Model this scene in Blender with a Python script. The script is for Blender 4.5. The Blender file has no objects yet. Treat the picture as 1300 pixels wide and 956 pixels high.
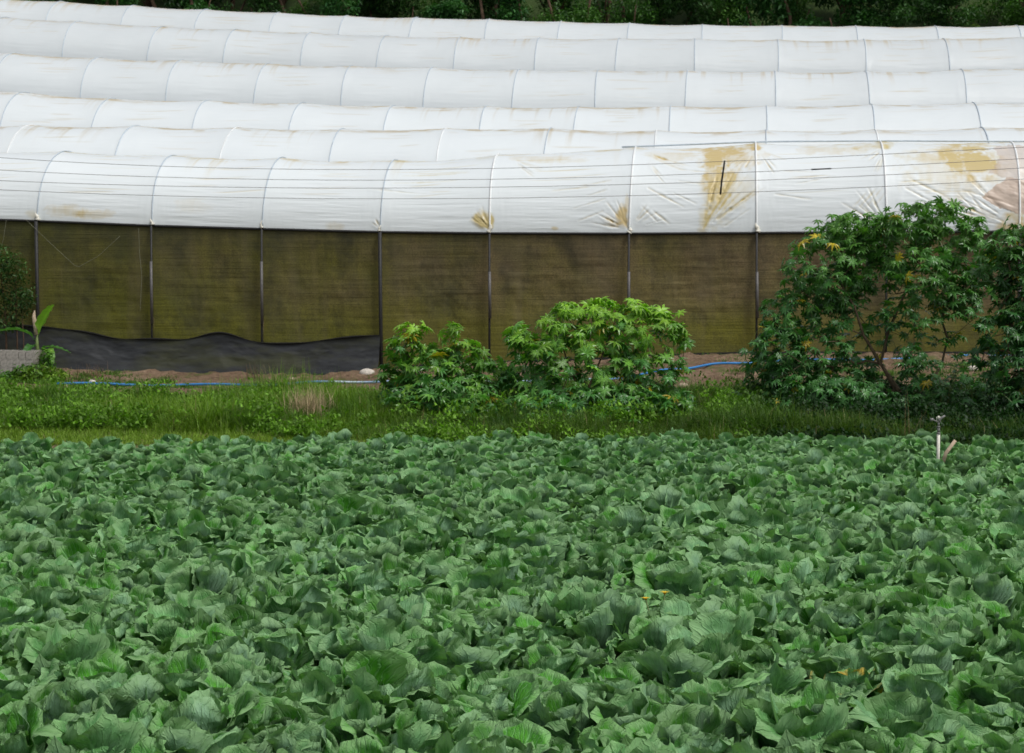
import bpy, math, random
import numpy as np
from mathutils import Vector, Matrix
SC = bpy.context.scene
COL = SC.collection
PI = math.pi
rng = np.random.default_rng(7)
random.seed(7)

# ------------------------------------------------------------------ camera model (used to survey places from the photograph)
F, TH, PHI, HZ, CAMZ = 2270.0, math.radians(7), None, 345.0, 2.7
PHI = math.atan((478 - HZ) / F)
fwd = np.array([-math.sin(TH) * math.cos(PHI), math.cos(TH) * math.cos(PHI), -math.sin(PHI)])
rgt = np.array([math.cos(TH), math.sin(TH), 0.0])
up = np.cross(rgt, fwd)
CAM = np.array([0, 0, CAMZ])

def ray(px, py):
    px = np.asarray(px, float); py = np.asarray(py, float)
    return (fwd + ((px - 650) / F)[..., None] * rgt + ((478 - py) / F)[..., None] * up)
def at_Y(px, py, Y):
    d = ray(px, py); t = Y / d[..., 1]
    return CAM + d * t[..., None]
def project(P):
    v = P - CAM; z = v @ fwd
    return 650 + F * (v @ rgt) / z, 478 - F * (v @ up) / z

# ------------------------------------------------------------------ noise
def vnoise(x, y, seed=0):
    xi = np.floor(x).astype(np.int64); yi = np.floor(y).astype(np.int64)
    xf = x - xi; yf = y - yi
    def h(a, b):
        n = (a * 374761393 + b * 668265263 + seed * 974634777) & 0xffffffff
        n = ((n ^ (n >> 13)) * 1274126177) & 0xffffffff
        n = n ^ (n >> 16)
        return (n & 0xffff) / 65535.0
    u = xf * xf * (3 - 2 * xf); w = yf * yf * (3 - 2 * yf)
    return (h(xi, yi) * (1 - u) + h(xi + 1, yi) * u) * (1 - w) + (h(xi, yi + 1) * (1 - u) + h(xi + 1, yi + 1) * u) * w
def fbm(x, y, o=4, seed=0):
    s = 0; a = .5; t = 0
    for i in range(o):
        s = s + a * vnoise(x * 2 ** i, y * 2 ** i, seed + i * 17); t += a; a *= .55
    return s / t
def sstep(a, b, x):
    t = np.clip((x - a) / (b - a), 0, 1); return t * t * (3 - 2 * t)

# ------------------------------------------------------------------ object helpers
def link(o, parent=None):
    COL.objects.link(o)
    if parent is not None: o.parent = parent
    return o
def tag(o, label=None, cat=None, group=None, kind=None):
    if label: o['label'] = label
    if cat: o['category'] = cat
    if group: o['group'] = group
    if kind: o['kind'] = kind
    return o
def empty(name, loc=(0, 0, 0)):
    o = bpy.data.objects.new(name, None); o.location = loc; o.empty_display_size = .2
    return link(o)
def mesh_np(name, V, Fc, mat=None, col=None, uv=None, smooth=True):
    """V (n,3); Fc (m,k) k=3/4 or list of such arrays; col (n,3|4) point colour; uv (n,2) per vertex"""
    me = bpy.data.meshes.new(name)
    V = np.asarray(V, np.float32)
    Fs = Fc if isinstance(Fc, list) else [Fc]
    loops = np.concatenate([f.ravel() for f in Fs]).astype(np.int32)
    tot = np.concatenate([np.full(len(f), f.shape[1]) for f in Fs]).astype(np.int32)
    st = np.concatenate([[0], np.cumsum(tot)[:-1]]).astype(np.int32)
    me.vertices.add(len(V)); me.vertices.foreach_set('co', V.ravel())
    me.loops.add(len(loops)); me.loops.foreach_set('vertex_index', loops)
    me.polygons.add(len(tot)); me.polygons.foreach_set('loop_start', st)
    try: me.polygons.foreach_set('loop_total', tot)
    except Exception: pass
    me.polygons.foreach_set('use_smooth', np.full(len(tot), smooth))
    if uv is not None:
        l = me.uv_layers.new(name='UVMap'); l.data.foreach_set('uv', np.asarray(uv, np.float32)[loops].ravel())
    if col is not None:
        c = np.ones((len(V), 4), np.float32); c[:, :col.shape[1]] = col
        a = me.color_attributes.new('Col', 'FLOAT_COLOR', 'POINT'); a.data.foreach_set('color', c.ravel())
    me.update(calc_edges=True); me.validate()
    if mat: me.materials.append(mat)
    return me
def obj(name, me, parent=None, loc=None):
    o = bpy.data.objects.new(name, me)
    if loc is not None: o.location = loc
    return link(o, parent)
def gridfaces(nu, nv):
    i = np.arange(nu * nv).reshape(nu, nv)
    return np.stack([i[:-1, :-1], i[1:, :-1], i[1:, 1:], i[:-1, 1:]], -1).reshape(-1, 4)
def tube(path, r, n=8, cap=True):
    """path (k,3), r scalar or (k,)"""
    P = np.asarray(path, float); k = len(P); r = np.broadcast_to(np.asarray(r, float), (k,))
    T = np.gradient(P, axis=0); T /= np.linalg.norm(T, axis=1)[:, None] + 1e-9
    ref = np.array([0, 0, 1.0]) if abs(T[0, 2]) < .9 else np.array([1.0, 0, 0])
    V = []; N = None
    for i in range(k):
        if N is None: N = np.cross(T[i], ref)
        N = N - T[i] * (N @ T[i]); N /= np.linalg.norm(N) + 1e-9
        B = np.cross(T[i], N)
        a = np.arange(n) * 2 * PI / n
        V.append(P[i] + r[i] * (np.cos(a)[:, None] * N + np.sin(a)[:, None] * B))
    V = np.concatenate(V)
    i = np.arange(k * n).reshape(k, n); j = np.roll(i, -1, 1)
    Fq = np.stack([i[:-1], j[:-1], j[1:], i[1:]], -1).reshape(-1, 4)
    if cap:
        V = np.concatenate([V, P[:1], P[-1:]])
        c0, c1 = k * n, k * n + 1
        t0 = np.stack([j[0], i[0], np.full(n, c0)], -1); t1 = np.stack([i[-1], j[-1], np.full(n, c1)], -1)
        return V, [Fq, np.concatenate([t0, t1])]
    return V, [Fq]
def join(parts):
    V = []; Q = []; T = []; o = 0
    for v, fs in parts:
        V.append(v)
        for f in (fs if isinstance(fs, list) else [fs]):
            (Q if f.shape[1] == 4 else T).append(f + o)
        o += len(v)
    out = []
    if Q: out.append(np.concatenate(Q))
    if T: out.append(np.concatenate(T))
    return np.concatenate(V), out
def box(x0, x1, y0, y1, z0, z1):
    V = np.array([[x, y, z] for x in (x0, x1) for y in (y0, y1) for z in (z0, z1)], float)
    Fq = np.array([[0, 1, 3, 2], [4, 6, 7, 5], [0, 4, 5, 1], [2, 3, 7, 6], [0, 2, 6, 4], [1, 5, 7, 3]])
    return V, Fq

# ------------------------------------------------------------------ materials
class NT:
    def __init__(s, name):
        s.m = bpy.data.materials.new(name); s.m.use_nodes = True
        s.t = s.m.node_tree; s.t.nodes.clear()
        s.out = s.n('ShaderNodeOutputMaterial')
    def n(s, typ, **kw):
        x = s.t.nodes.new(typ)
        for k, v in kw.items(): setattr(x, k, v)
        return x
    def l(s, a, b): s.t.links.new(a, b)
    def put(s, sock, v):
        if isinstance(v, bpy.types.NodeSocket): s.l(v, sock)
        elif isinstance(v, (tuple, list)) and len(v) == 3 and sock.type == 'RGBA': sock.default_value = (*v, 1)
        else: sock.default_value = v
    def math(s, op, a, b=0.0, c=None, clamp=False):
        x = s.n('ShaderNodeMath', operation=op, use_clamp=clamp)
        s.put(x.inputs[0], a); s.put(x.inputs[1], b)
        if c is not None: s.put(x.inputs[2], c)
        return x.outputs[0]
    def mix(s, f, a, b, mode='MIX'):
        x = s.n('ShaderNodeMix', data_type='RGBA', blend_type=mode)
        s.put(x.inputs[0], f); s.put(x.inputs[6], a); s.put(x.inputs[7], b)
        return x.outputs[2]
    def attr(s, name='Col'):
        a = s.n('ShaderNodeAttribute', attribute_name=name); return a
    def sep(s, c):
        x = s.n('ShaderNodeSeparateColor'); s.l(c, x.inputs[0]); return x.outputs
    def noise(s, scale, vec=None, detail=4, rough=.6, dims='3D'):
        x = s.n('ShaderNodeTexNoise', noise_dimensions=dims)
        x.inputs['Scale'].default_value = scale; x.inputs['Detail'].default_value = detail; x.inputs['Roughness'].default_value = rough
        if vec is not None: s.l(vec, x.inputs['Vector'])
        return x.outputs[0]
    def obco(s, sc=(1, 1, 1)):
        c = s.n('ShaderNodeTexCoord'); m = s.n('ShaderNodeMapping'); m.inputs['Scale'].default_value = sc
        s.l(c.outputs['Object'], m.inputs[0]); return m.outputs[0]
    def ramp(s, v, a, b):
        x = s.n('ShaderNodeMapRange', clamp=True); s.put(x.inputs[0], v); x.inputs[1].default_value = a; x.inputs[2].default_value = b
        return x.outputs[0]
    def bump(s, h, st=.3, dist=.01):
        x = s.n('ShaderNodeBump'); x.inputs['Strength'].default_value = st; x.inputs['Distance'].default_value = dist
        s.l(h, x.inputs['Height']); return x.outputs[0]
    def pbr(s, col, rough=.6, spec=.4, nrm=None, trans=0, tcol=None, metal=0):
        p = s.n('ShaderNodeBsdfPrincipled')
        s.put(p.inputs['Base Color'], col); s.put(p.inputs['Roughness'], rough); s.put(p.inputs['Specular IOR Level'], spec)
        p.inputs['Metallic'].default_value = metal
        if nrm is not None: s.l(nrm, p.inputs['Normal'])
        sh = p.outputs[0]
        if trans:
            t = s.n('ShaderNodeBsdfTranslucent'); s.put(t.inputs[0], tcol if tcol is not None else col)
            if nrm is not None: s.l(nrm, t.inputs['Normal'])
            m = s.n('ShaderNodeMixShader'); m.inputs[0].default_value = trans
            s.l(sh, m.inputs[1]); s.l(t.outputs[0], m.inputs[2]); sh = m.outputs[0]
        s.l(sh, s.out.inputs[0]); return s.m

def mat_plain(name, col, rough=.6, spec=.4, var=.25, nsc=8, metal=0, bump=.2):
    t = NT(name); n = t.noise(nsc, t.obco()); 
    c = t.mix(t.ramp(n, .3, .7), tuple(x * (1 - var) for x in col), tuple(min(1, x * (1 + var)) for x in col))
    return t.pbr(c, rough, spec, t.bump(n, bump), metal=metal)

def mat_attr(name, rough=.6, spec=.3, trans=0, nsc=40, var=.15, bump=.15, tsat=None):
    t = NT(name); a = t.attr().outputs[0]; n = t.noise(nsc, t.obco())
    c = t.mix(var, a, t.mix(t.ramp(n, .3, .7), (0, 0, 0), (1, 1, 1)), 'OVERLAY')
    tc = t.mix(1.0, a, tsat, 'MULTIPLY') if tsat else None
    return t.pbr(c, rough, spec, t.bump(n, bump), trans, tc)

def mat_cabbage():
    t = NT('cabbage_leaf'); at = t.sep(t.attr().outputs[0])
    uvn = t.n('ShaderNodeUVMap'); uvn.uv_map = 'UVMap'
    sx = t.n('ShaderNodeSeparateXYZ'); t.l(uvn.outputs[0], sx.inputs[0])
    u = t.math('ABSOLUTE', t.math('SUBTRACT', sx.outputs[0], .5)); v = sx.outputs[1]          # 0 .. .5
    mid = t.math('SUBTRACT', 1, t.ramp(u, .008, .035), clamp=True)
    wob = t.math('MULTIPLY', t.math('SUBTRACT', t.noise(6, uvn.outputs[0], 3), .5), .16)
    sc = t.math('SUBTRACT', t.math('ADD', v, wob), t.math('MULTIPLY', t.math('POWER', t.math('MULTIPLY', u, 2), .75), .62))
    fr = t.math('PINGPONG', t.math('MULTIPLY', sc, 8.0), .5)
    side = t.math('SUBTRACT', 1, t.ramp(fr, .03, .16), clamp=True)
    side2 = t.math('SUBTRACT', 1, t.ramp(t.math('PINGPONG', t.math('ADD', t.math('MULTIPLY', sc, 19.0), t.math('MULTIPLY', u, 9)), .5), .05, .2), clamp=True)
    vein = t.math('MAXIMUM', mid, t.math('MAXIMUM', t.math('MULTIPLY', side, .75), t.math('MULTIPLY', side2, .22)))
    n = t.noise(5, uvn.outputs[0], 5); n2 = t.noise(9, t.obco(), 3)
    green = t.mix(t.ramp(n2, .3, .7), (.024, .128, .009), (.080, .310, .022))
    wax = t.mix(t.ramp(n2, .3, .7), (.108, .232, .122), (.280, .475, .310))
    geo = t.n('ShaderNodeNewGeometry')
    g = t.math('ADD', at[0], t.math('MULTIPLY', t.math('SUBTRACT', n, .5), .9))
    g = t.math('ADD', g, t.math('SUBTRACT', .36, t.math('MULTIPLY', geo.outputs['Backfacing'], .66)), clamp=True)
    c = t.mix(g, green, wax)
    c = t.mix(t.math('MULTIPLY', vein, .50), c, (.22, .46, .20))
    c = t.mix(1.0, c, t.mix(at[1], (.42, .44, .40), (1.36, 1.33, 1.29)), 'MULTIPLY')
    edge = t.math('MAXIMUM', t.ramp(t.math('ADD', u, t.math('MULTIPLY', n, .14)), .44, .52), t.ramp(t.math('ADD', v, t.math('MULTIPLY', n, .14)), .94, 1.02))
    c = t.mix(t.math('MULTIPLY', edge, .55), c, (.29, .48, .22))
    c = t.mix(t.math('MULTIPLY', t.ramp(t.math('ADD', t.math('MAXIMUM', t.math('MULTIPLY', u, 2), v), t.math('MULTIPLY', t.math('SUBTRACT', n, .5), .8)), .93, 1.04), at[2]), c, (.60, .40, .06))
    h = t.math('ADD', t.math('MULTIPLY', n, .9), t.math('MULTIPLY', vein, .7))
    tc = t.mix(1.0, c, (1.1, 1.5, .5), 'MULTIPLY')
    return t.pbr(c, t.math('ADD', .46, t.math('MULTIPLY', n, .25)), .28, t.bump(h, .75, .014), .18, tc)

def mat_ground():
    t = NT('soil'); co = t.n('ShaderNodeTexCoord').outputs['Object']
    a = t.noise(.6, co, 6); b = t.noise(9, co, 6, .7); g = t.noise(1.3, co, 5)
    c = t.mix(t.ramp(b, .3, .72), (.055, .034, .020), (.19, .125, .078))
    c = t.mix(t.ramp(a, .35, .65), c, t.mix(t.ramp(b, .3, .7), (.10, .062, .040), (.28, .20, .135)))
    sp = t.n('ShaderNodeSeparateXYZ'); t.l(co, sp.inputs[0])
    bank = t.math('MULTIPLY', t.ramp(sp.outputs[1], 25.4, 26.6), t.ramp(sp.outputs[1], 36.2, 34.8))
    c = t.mix(t.math('MULTIPLY', bank, t.ramp(g, .68, .45)), c, t.mix(b, (.06, .095, .018), (.13, .18, .035)))
    far = t.ramp(sp.outputs[1], 46, 80)
    c = t.mix(far, c, t.mix(g, (.02, .04, .012), (.05, .075, .02)))
    moss = t.math('MULTIPLY', t.ramp(t.noise(1.7, co, 5), .56, .66), .65)
    c = t.mix(moss, c, (.06, .10, .02))
    return t.pbr(c, .95, .15, t.bump(b, .8, .05))

def mat_film(front=True):
    t = NT('plastic_film'); a = t.attr().outputs[0]; n = t.noise(1.2, t.obco((1, 1, 2)), 5)
    c = t.mix(.06, a, t.mix(n, (0, 0, 0), (1, 1, 1)), 'OVERLAY')
    return t.pbr(c, .38, .45, t.bump(t.noise(3, t.obco((.6, 2, 2)), 4), .06, .05))

def mat_net():
    t = NT('shade_net'); co = t.n('ShaderNodeTexCoord').outputs['Object']
    def m(sc):
        k = t.n('ShaderNodeMapping'); k.inputs['Scale'].default_value = sc; t.l(co, k.inputs[0]); return k.outputs[0]
    sp = t.n('ShaderNodeSeparateXYZ'); t.l(co, sp.inputs[0])
    big = t.noise(1, m((.5, .5, .55)), 4); streak = t.noise(1, m((3.2, 1, .22)), 4, .65); hor = t.noise(1, m((.35, 1, 14)), 5, .7); spk = t.noise(30, co, 3, .7)
    brown = t.mix(streak, (.100, .075, .040), (.260, .190, .100))
    olive = t.mix(streak, (.066, .076, .010), (.195, .185, .014))
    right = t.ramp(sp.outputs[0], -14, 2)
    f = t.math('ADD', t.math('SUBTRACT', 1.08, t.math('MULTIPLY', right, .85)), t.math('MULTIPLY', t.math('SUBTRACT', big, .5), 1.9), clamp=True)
    # algae growing at the foot of the cloth
    foot = t.math('ADD', t.ramp(sp.outputs[2], 1.5, .7), t.math('MULTIPLY', t.math('SUBTRACT', streak, .5), .8), clamp=True)
    c = t.mix(f, brown, olive)
    c = t.mix(t.math('MULTIPLY', foot, .75), c, t.mix(big, (.105, .115, .006), (.175, .165, .010)))
    dirt = t.math('MULTIPLY', t.ramp(t.math('ADD', t.noise(1, m((1.1, 1, .9)), 5, .75), t.math('MULTIPLY', t.ramp(sp.outputs[2], 2.0, 3.7), .16)), .50, .76), .8)
    c = t.mix(dirt, c, (.018, .020, .012))
    c = t.mix(t.math('MULTIPLY', t.ramp(hor, .35, .7), .55), c, t.mix(.55, c, (.012, .011, .004)))
    c = t.mix(t.math('MULTIPLY', t.ramp(spk, .68, .76), .35), c, (.20, .20, .12))
    h = t.math('ADD', hor, t.math('MULTIPLY', streak, .5))
    wv = t.noise(1, m((26, 1, 26)), 3, .8)
    c = t.mix(.30, c, t.mix(t.ramp(wv, .35, .65), (0, 0, 0), (1, 1, 1)), 'OVERLAY')
    scr = t.math('MULTIPLY', t.ramp(t.noise(1, m((7, 1, .35)), 3, .7), .60, .72), t.ramp(t.noise(1, m((.4, 1, .6)), 3), .45, .6))
    c = t.mix(t.math('MULTIPLY', scr, .40), c, (.20, .16, .075))
    mot = t.noise(1, m((.8, 1, .7)), 6, .62)
    c = t.mix(t.math('MULTIPLY', t.ramp(mot, .46, .60), .50), c, t.mix(.5, c, (.045, .047, .038)))
    c = t.mix(t.math('MULTIPLY', t.ramp(t.noise(1, m((1.5, 1, .12)), 4, .6), .52, .7), .5), c, (.165, .135, .070))
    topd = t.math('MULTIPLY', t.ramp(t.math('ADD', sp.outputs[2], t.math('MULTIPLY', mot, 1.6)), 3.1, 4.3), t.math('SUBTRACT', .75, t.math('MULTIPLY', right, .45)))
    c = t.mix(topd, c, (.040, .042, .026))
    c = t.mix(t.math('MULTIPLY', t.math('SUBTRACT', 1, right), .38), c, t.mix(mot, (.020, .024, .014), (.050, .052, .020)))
    c = t.mix(.12, c, (.075, .070, .048))
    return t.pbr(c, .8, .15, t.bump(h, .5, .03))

M = {}
M['cab'] = mat_cabbage(); M['soil'] = mat_ground(); M['film'] = mat_film(); M['net'] = mat_net()
M['blade'] = mat_attr('grass_blade', .55, .3, .35, 3, .2, 0, (1.1, 1.4, .5))
M['leaf'] = mat_attr('broad_leaf', .36, .5, .28, 14, .25, .1, (1.2, 1.6, .5))
M['fleaf'] = mat_attr('forest_leaf', .5, .35, .25, 3, .3, 0, (1.1, 1.4, .6))
M['bark'] = mat_plain('green_brown_bark', (.10, .075, .045), .8, .2, .4, 12)
M['bark2'] = mat_plain('forest_bark', (.09, .06, .04), .9, .1, .4, 6)
M['stemgreen'] = mat_plain('green_stem', (.12, .17, .05), .5, .3, .3, 10)
M['hoop'] = mat_plain('galvanised_hoop', (.44, .51, .57), .5, .5, .12, 9)
M['hoopw'] = mat_plain('film_covered_hoop', (.74, .76, .76), .45, .4, .08, 9)
M['pipe'] = mat_plain('grey_pipe', (.085, .080, .078), .5, .5, .2, 15)
M['post'] = mat_plain('dark_post', (.018, .018, .018), .6, .4, .3, 15)
M['black'] = mat_plain('black_cloth', (.026, .029, .032), .6, .35, .7, 1.6)
def mat_hem():
    t = NT('dark_mesh_sheet'); co = t.n('ShaderNodeTexCoord').outputs['Object']
    k = t.n('ShaderNodeMapping'); k.inputs['Scale'].default_value = (.5, 1, 1.4); t.l(co, k.inputs[0])
    k2 = t.n('ShaderNodeMapping'); k2.inputs['Scale'].default_value = (2, 2, 9); t.l(co, k2.inputs[0])
    sp = t.n('ShaderNodeSeparateXYZ'); t.l(co, sp.inputs[0])
    n = t.noise(1, k.outputs[0], 5, .65); n2 = t.noise(1, k2.outputs[0], 5, .7); wv = t.noise(60, co, 2)
    c = t.mix(t.ramp(n2, .3, .72), (.009, .010, .011), (.030, .033, .036))
    c = t.mix(t.math('MULTIPLY', t.ramp(n, .45, .62), .75), c, (.034, .037, .013))
    c = t.mix(.25, c, t.mix(wv, (0, 0, 0), (1, 1, 1)), 'OVERLAY')
    return t.pbr(c, .62, .3, t.bump(n2, .25, .02))
M['black'] = mat_hem()
M['blackrope'] = mat_plain('black_hem', (.010, .010, .009), .8, .2, .3, 12)
M['wire'] = mat_plain('cable', (.16, .15, .15), .6, .3, .2, 4)
M['darkrod'] = mat_plain('spacer_rod', (.02, .02, .02), .6, .3, .2, 4)
M['tie'] = mat_plain('white_cloth', (.66, .64, .56), .7, .2, .15, 14)
M['cord'] = mat_plain('pale_cord', (.17, .17, .12), .8, .2, .2, 12)
M['concrete'] = mat_plain('concrete', (.30, .28, .25), .9, .2, .35, 16, bump=.5)
M['stone'] = mat_plain('pale_stone', (.50, .46, .40), .9, .2, .25, 20, bump=.5)
M['pvc'] = mat_plain('white_pvc', (.62, .60, .52), .4, .4, .12, 20)
M['brass'] = mat_plain('grey_plastic_head', (.16, .16, .15), .5, .5, .25, 40)
M['wood'] = mat_plain('pale_wood', (.42, .33, .24), .8, .2, .3, 18)
M['straw'] = mat_attr('straw', .8, .2, .2, 6, .2, 0, (1, 1, 1))
M['hose'] = mat_attr('hose', .45, .4, 0, 4, .1, 0)
M['bleaf'] = mat_attr('banana_leaf', .4, .45, .35, 8, .15, .05, (1.1, 1.4, .5))

# ------------------------------------------------------------------ surveyed lines
ROWS = [  # ridge distance, ridge pixels, hoop pixels along the ridge
 ('A', 43.8, [(0,190),(78,192),(223,198),(364,200),(501,204),(560,202),(647,195),(809,187),(870,185),(961,181),(1126,180),(1300,181)], [47,193,333,483,622,799,961,1126,1295]),
 ('B', 50.4, [(0,159),(179,160),(305,162),(440,164),(570,163),(699,163),(836,166),(1108,165),(1200,163),(1300,161)], [46,179,305,440,570,699,836,970,1108,1245]),
 ('C', 56.3, [(0,115),(37,118),(147,126),(271,128),(430,132),(503,135),(734,136),(870,135),(972,135),(1234,131),(1300,130)], [37,147,271,387,503,621,734,853,972,1102,1234]),
 ('D', 62.4, [(0,67),(134,74),(238,77),(345,81),(430,84),(552,86),(660,89),(870,90),(982,91),(1097,91),(1214,89),(1300,86)], [25,134,238,345,452,552,660,762,871,982,1097,1214]),
 ('E', 68.3, [(0,22),(110,28),(213,35),(306,38),(401,42),(493,46),(588,48),(687,49),(870,49.5),(985,51),(1092,51),(1195,50),(1300,47)], [15,110,213,306,401,493,588,687,785,883,985,1092,1195]),
 ('F', 73.7, [(0,-2),(86,3),(178,8),(267,13),(360,17),(445,21),(531,23),(625,25),(713,28),(799,30),(892,32),(989,33),(1183,34),(1300,33)], [86,178,267,360,445,531,625,713,799,892,989,1083,1183,1283]),
]
def smooth_line(P, step=.25, w=6):
    """(n,2) x,z -> dense smoothed function"""
    x = np.arange(P[0, 0] - 12, P[-1, 0] + 12, step)
    z = np.interp(x, P[:, 0], P[:, 1])
    k = np.hanning(w * 2 + 1); k /= k.sum()
    zz = np.convolve(np.pad(z, w, mode='edge'), k, 'valid')
    return lambda q: np.interp(q, x, zz)
ridge = {}
for nme, Y, pts, hp in ROWS:
    p = np.array(pts, float); W = at_Y(p[:, 0], p[:, 1], Y)
    ridge[nme] = smooth_line(W[:, [0, 2]])
YE = 41.8
ep = np.array([(0,276),(47,278),(195,284),(333,288),(483,292),(622,293.5),(799,294),(961,293),(1126,292),(1300,291)], float)
eaveA = smooth_line(at_Y(ep[:, 0], ep[:, 1], YE)[:, [0, 2]])
fp = np.array([(0,468),(110,468),(190,473),(360,478),(480,472),(600,464),(700,461),(860,452),(960,450),(1240,450),(1300,450)], float)
footA = smooth_line(at_Y(fp[:, 0], fp[:, 1], YE)[:, [0, 2]], w=8)

def ground(x, y):
    x = np.asarray(x, float); y = np.asarray(y, float); x, y = np.broadcast_arrays(x, y)
    st = [-300, 0, 3, 6.5, 27, YE, 43.8]
    zs = [np.full(x.shape, 1.0), np.full(x.shape, 1.0), np.full(x.shape, .6), np.zeros(x.shape), np.zeros(x.shape), footA(x), footA(x) + .15]
    for nme, Y, _, _ in ROWS[1:]:
        st.append(Y); zs.append(ridge[nme](x) - 4.9)
    st += [77.5, 90, 130, 220, 500]; b = zs[-1]
    zs += [b + .6, b + 9.5, b + 32, b + 60, b + 60]
    z = np.zeros(x.shape); st = np.array(st); zs = np.array(zs)
    i = np.clip(np.searchsorted(st, y) - 1, 0, len(st) - 2)
    f = np.clip((y - st[i]) / (st[i + 1] - st[i]), 0, 1)
    za = np.take_along_axis(zs, i[None], 0)[0]; zb = np.take_along_axis(zs, i[None] + 1, 0)[0]
    return za + (zb - za) * f
def gz(x, y): return float(ground(np.array([x]), np.array([y]))[0])
def on_ground(px, py):
    d = ray(px, py); t = 5.0
    while t < 90:
        p = CAM + d * t
        if p[2] < gz(p[0], p[1]): return p
        t += .02
    return CAM + d * 60

# ------------------------------------------------------------------ ground sheet
def build_ground():
    xs = np.concatenate([-np.geomspace(420, 24, 22), np.arange(-23.5, 11, .12), np.geomspace(11.5, 420, 24)])
    ys = np.concatenate([[-60, -20, -5, 0, 3], np.arange(5, 25, .3), np.arange(25, 43, .09), np.arange(43, 92, .8), np.geomspace(93, 500, 16)])
    X, Y = np.meshgrid(xs, ys, indexing='ij')
    Z = ground(X, Y)
    near = sstep(24, 33, Y) * (1 - sstep(43, 46, Y))
    Z += near * ((fbm(X * 1.1, Y * 1.1, 3, 3) - .5) * .16 + (fbm(X * 5, Y * 5, 4, 9) - .5) * .16)
    # heap of loose soil against the net and a worn wheel track
    Z += np.exp(-((Y - 40.9) / .45) ** 2) * .10 * fbm(X * 2, Y * 2, 3, 5) * 1.4
    Z -= np.exp(-((Y - 38.2) / .5) ** 2) * .05
    Z += (1 - sstep(22, 26, Y)) * sstep(5, 8, Y) * (fbm(X * 2, Y * 2, 4, 4) - .5) * .12
    V = np.stack([X, Y, Z], -1).reshape(-1, 3)
    o = obj('ground', mesh_np('ground', V, gridfaces(len(xs), len(ys)), M['soil']))
    tag(o, 'bare brown soil between the crops, rising behind the plastic tunnels', None, None, 'structure')
build_ground()

# ------------------------------------------------------------------ polytunnels
STREAKS_A = [  # wrinkles seen on the nearest cover, as lines between photograph points: x0,y0,x1,y1,width px,strength
 (893,290,944,205,2.2,.9),(894,288,935,212,1.3,.7),(896,287,948,222,1.3,.6),(893,285,905,225,2.5,.7),(905,282,945,238,1.2,.5),(920,287,952,265,1.1,.45),
 (897,278,912,240,3.2,.5),(905,262,925,225,3.4,.45),(912,250,930,215,2.0,.5),
 (808,262,822,290,1.2,.0),(830,268,850,284,1.2,.6),(815,262,835,282,1.2,.45),(823,238,868,262,1.2,.7),(855,244,884,258,1.0,.4),
 (862,212,900,216,1,.4),(862,228,893,232,1,.45),(775,273,760,288,1,.0),
 (765,268,735,280,1.2,.55),(768,252,728,264,1.0,.45),(755,235,700,241,1.0,.6),(775,228,735,235,1.0,.5),(770,240,745,248,1,.35),
 (500,232,590,226,1.0,.5),(510,222,595,217,1.0,.35),(470,240,540,245,1,.3),
 (1155,226,1205,250,1.6,.75),(1165,224,1200,240,1.2,.0),(1150,238,1195,262,1.3,.45),(1205,252,1262,280,1.8,.75),(1222,240,1290,262,1.4,.5),(1170,255,1235,285,1.2,.4),
 (1092,262,1112,240,1.5,.5),(1100,263,1120,238,1.5,.45),(1084,262,1100,244,1.2,.4),(1112,260,1125,243,1.2,.4),
 (985,246,1030,252,1.2,.45),(1000,226,1050,220,1,.35),(990,215,1040,216,1,.3),(1010,232,1060,222,1,.3),
 (620,290,605,268,1.6,.6),(620,291,598,276,1.4,.5),(621,291,612,262,1.6,.5),(797,290,785,268,1.8,.5),(797,290,790,258,1.8,.5)]
BLOBS_A = [  # dirt patches: x,y,rx,ry,strength
 (612,278,13,14,.85),(622,283,5,9,.7),(790,276,9,16,.95),(796,262,3,14,.5),(893,280,8,20,.5),(905,215,13,34,.55),(925,190,32,6,.8),(955,187,12,5,.8),
 (1120,184,14,6,.85),(1098,185,14,5,.5),(1230,200,28,22,.45),(1208,190,18,12,.45),(1245,208,18,7,.5),(85,268,28,9,.45),(118,272,24,7,.4),(40,272,10,6,.4),
 (245,262,22,12,.16),(425,287,12,7,.3),(704,290,5,2.5,.7),(1290,284,18,14,.4),(930,196,44,20,.5),(912,235,22,55,.45),(935,240,22,34,.3),(1215,215,70,34,.35),(1235,205,32,26,.55),(1290,284,30,16,.7),(1180,196,40,10,.3),(860,195,40,6,.3),(1060,188,50,6,.35),(700,200,50,5,.3)]
PINK_A = [([(1246,251),(1262,236),(1280,225),(1302,227),(1345,235),(1345,276),(1300,272),(1270,264)],.85),([(1262,184),(1345,184),(1345,228),(1300,226),(1278,226),(1256,218),(1268,200)],.55),([(1290,186),(1302,186),(1300,215),(1284,226),(1292,205)],.5)]

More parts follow.
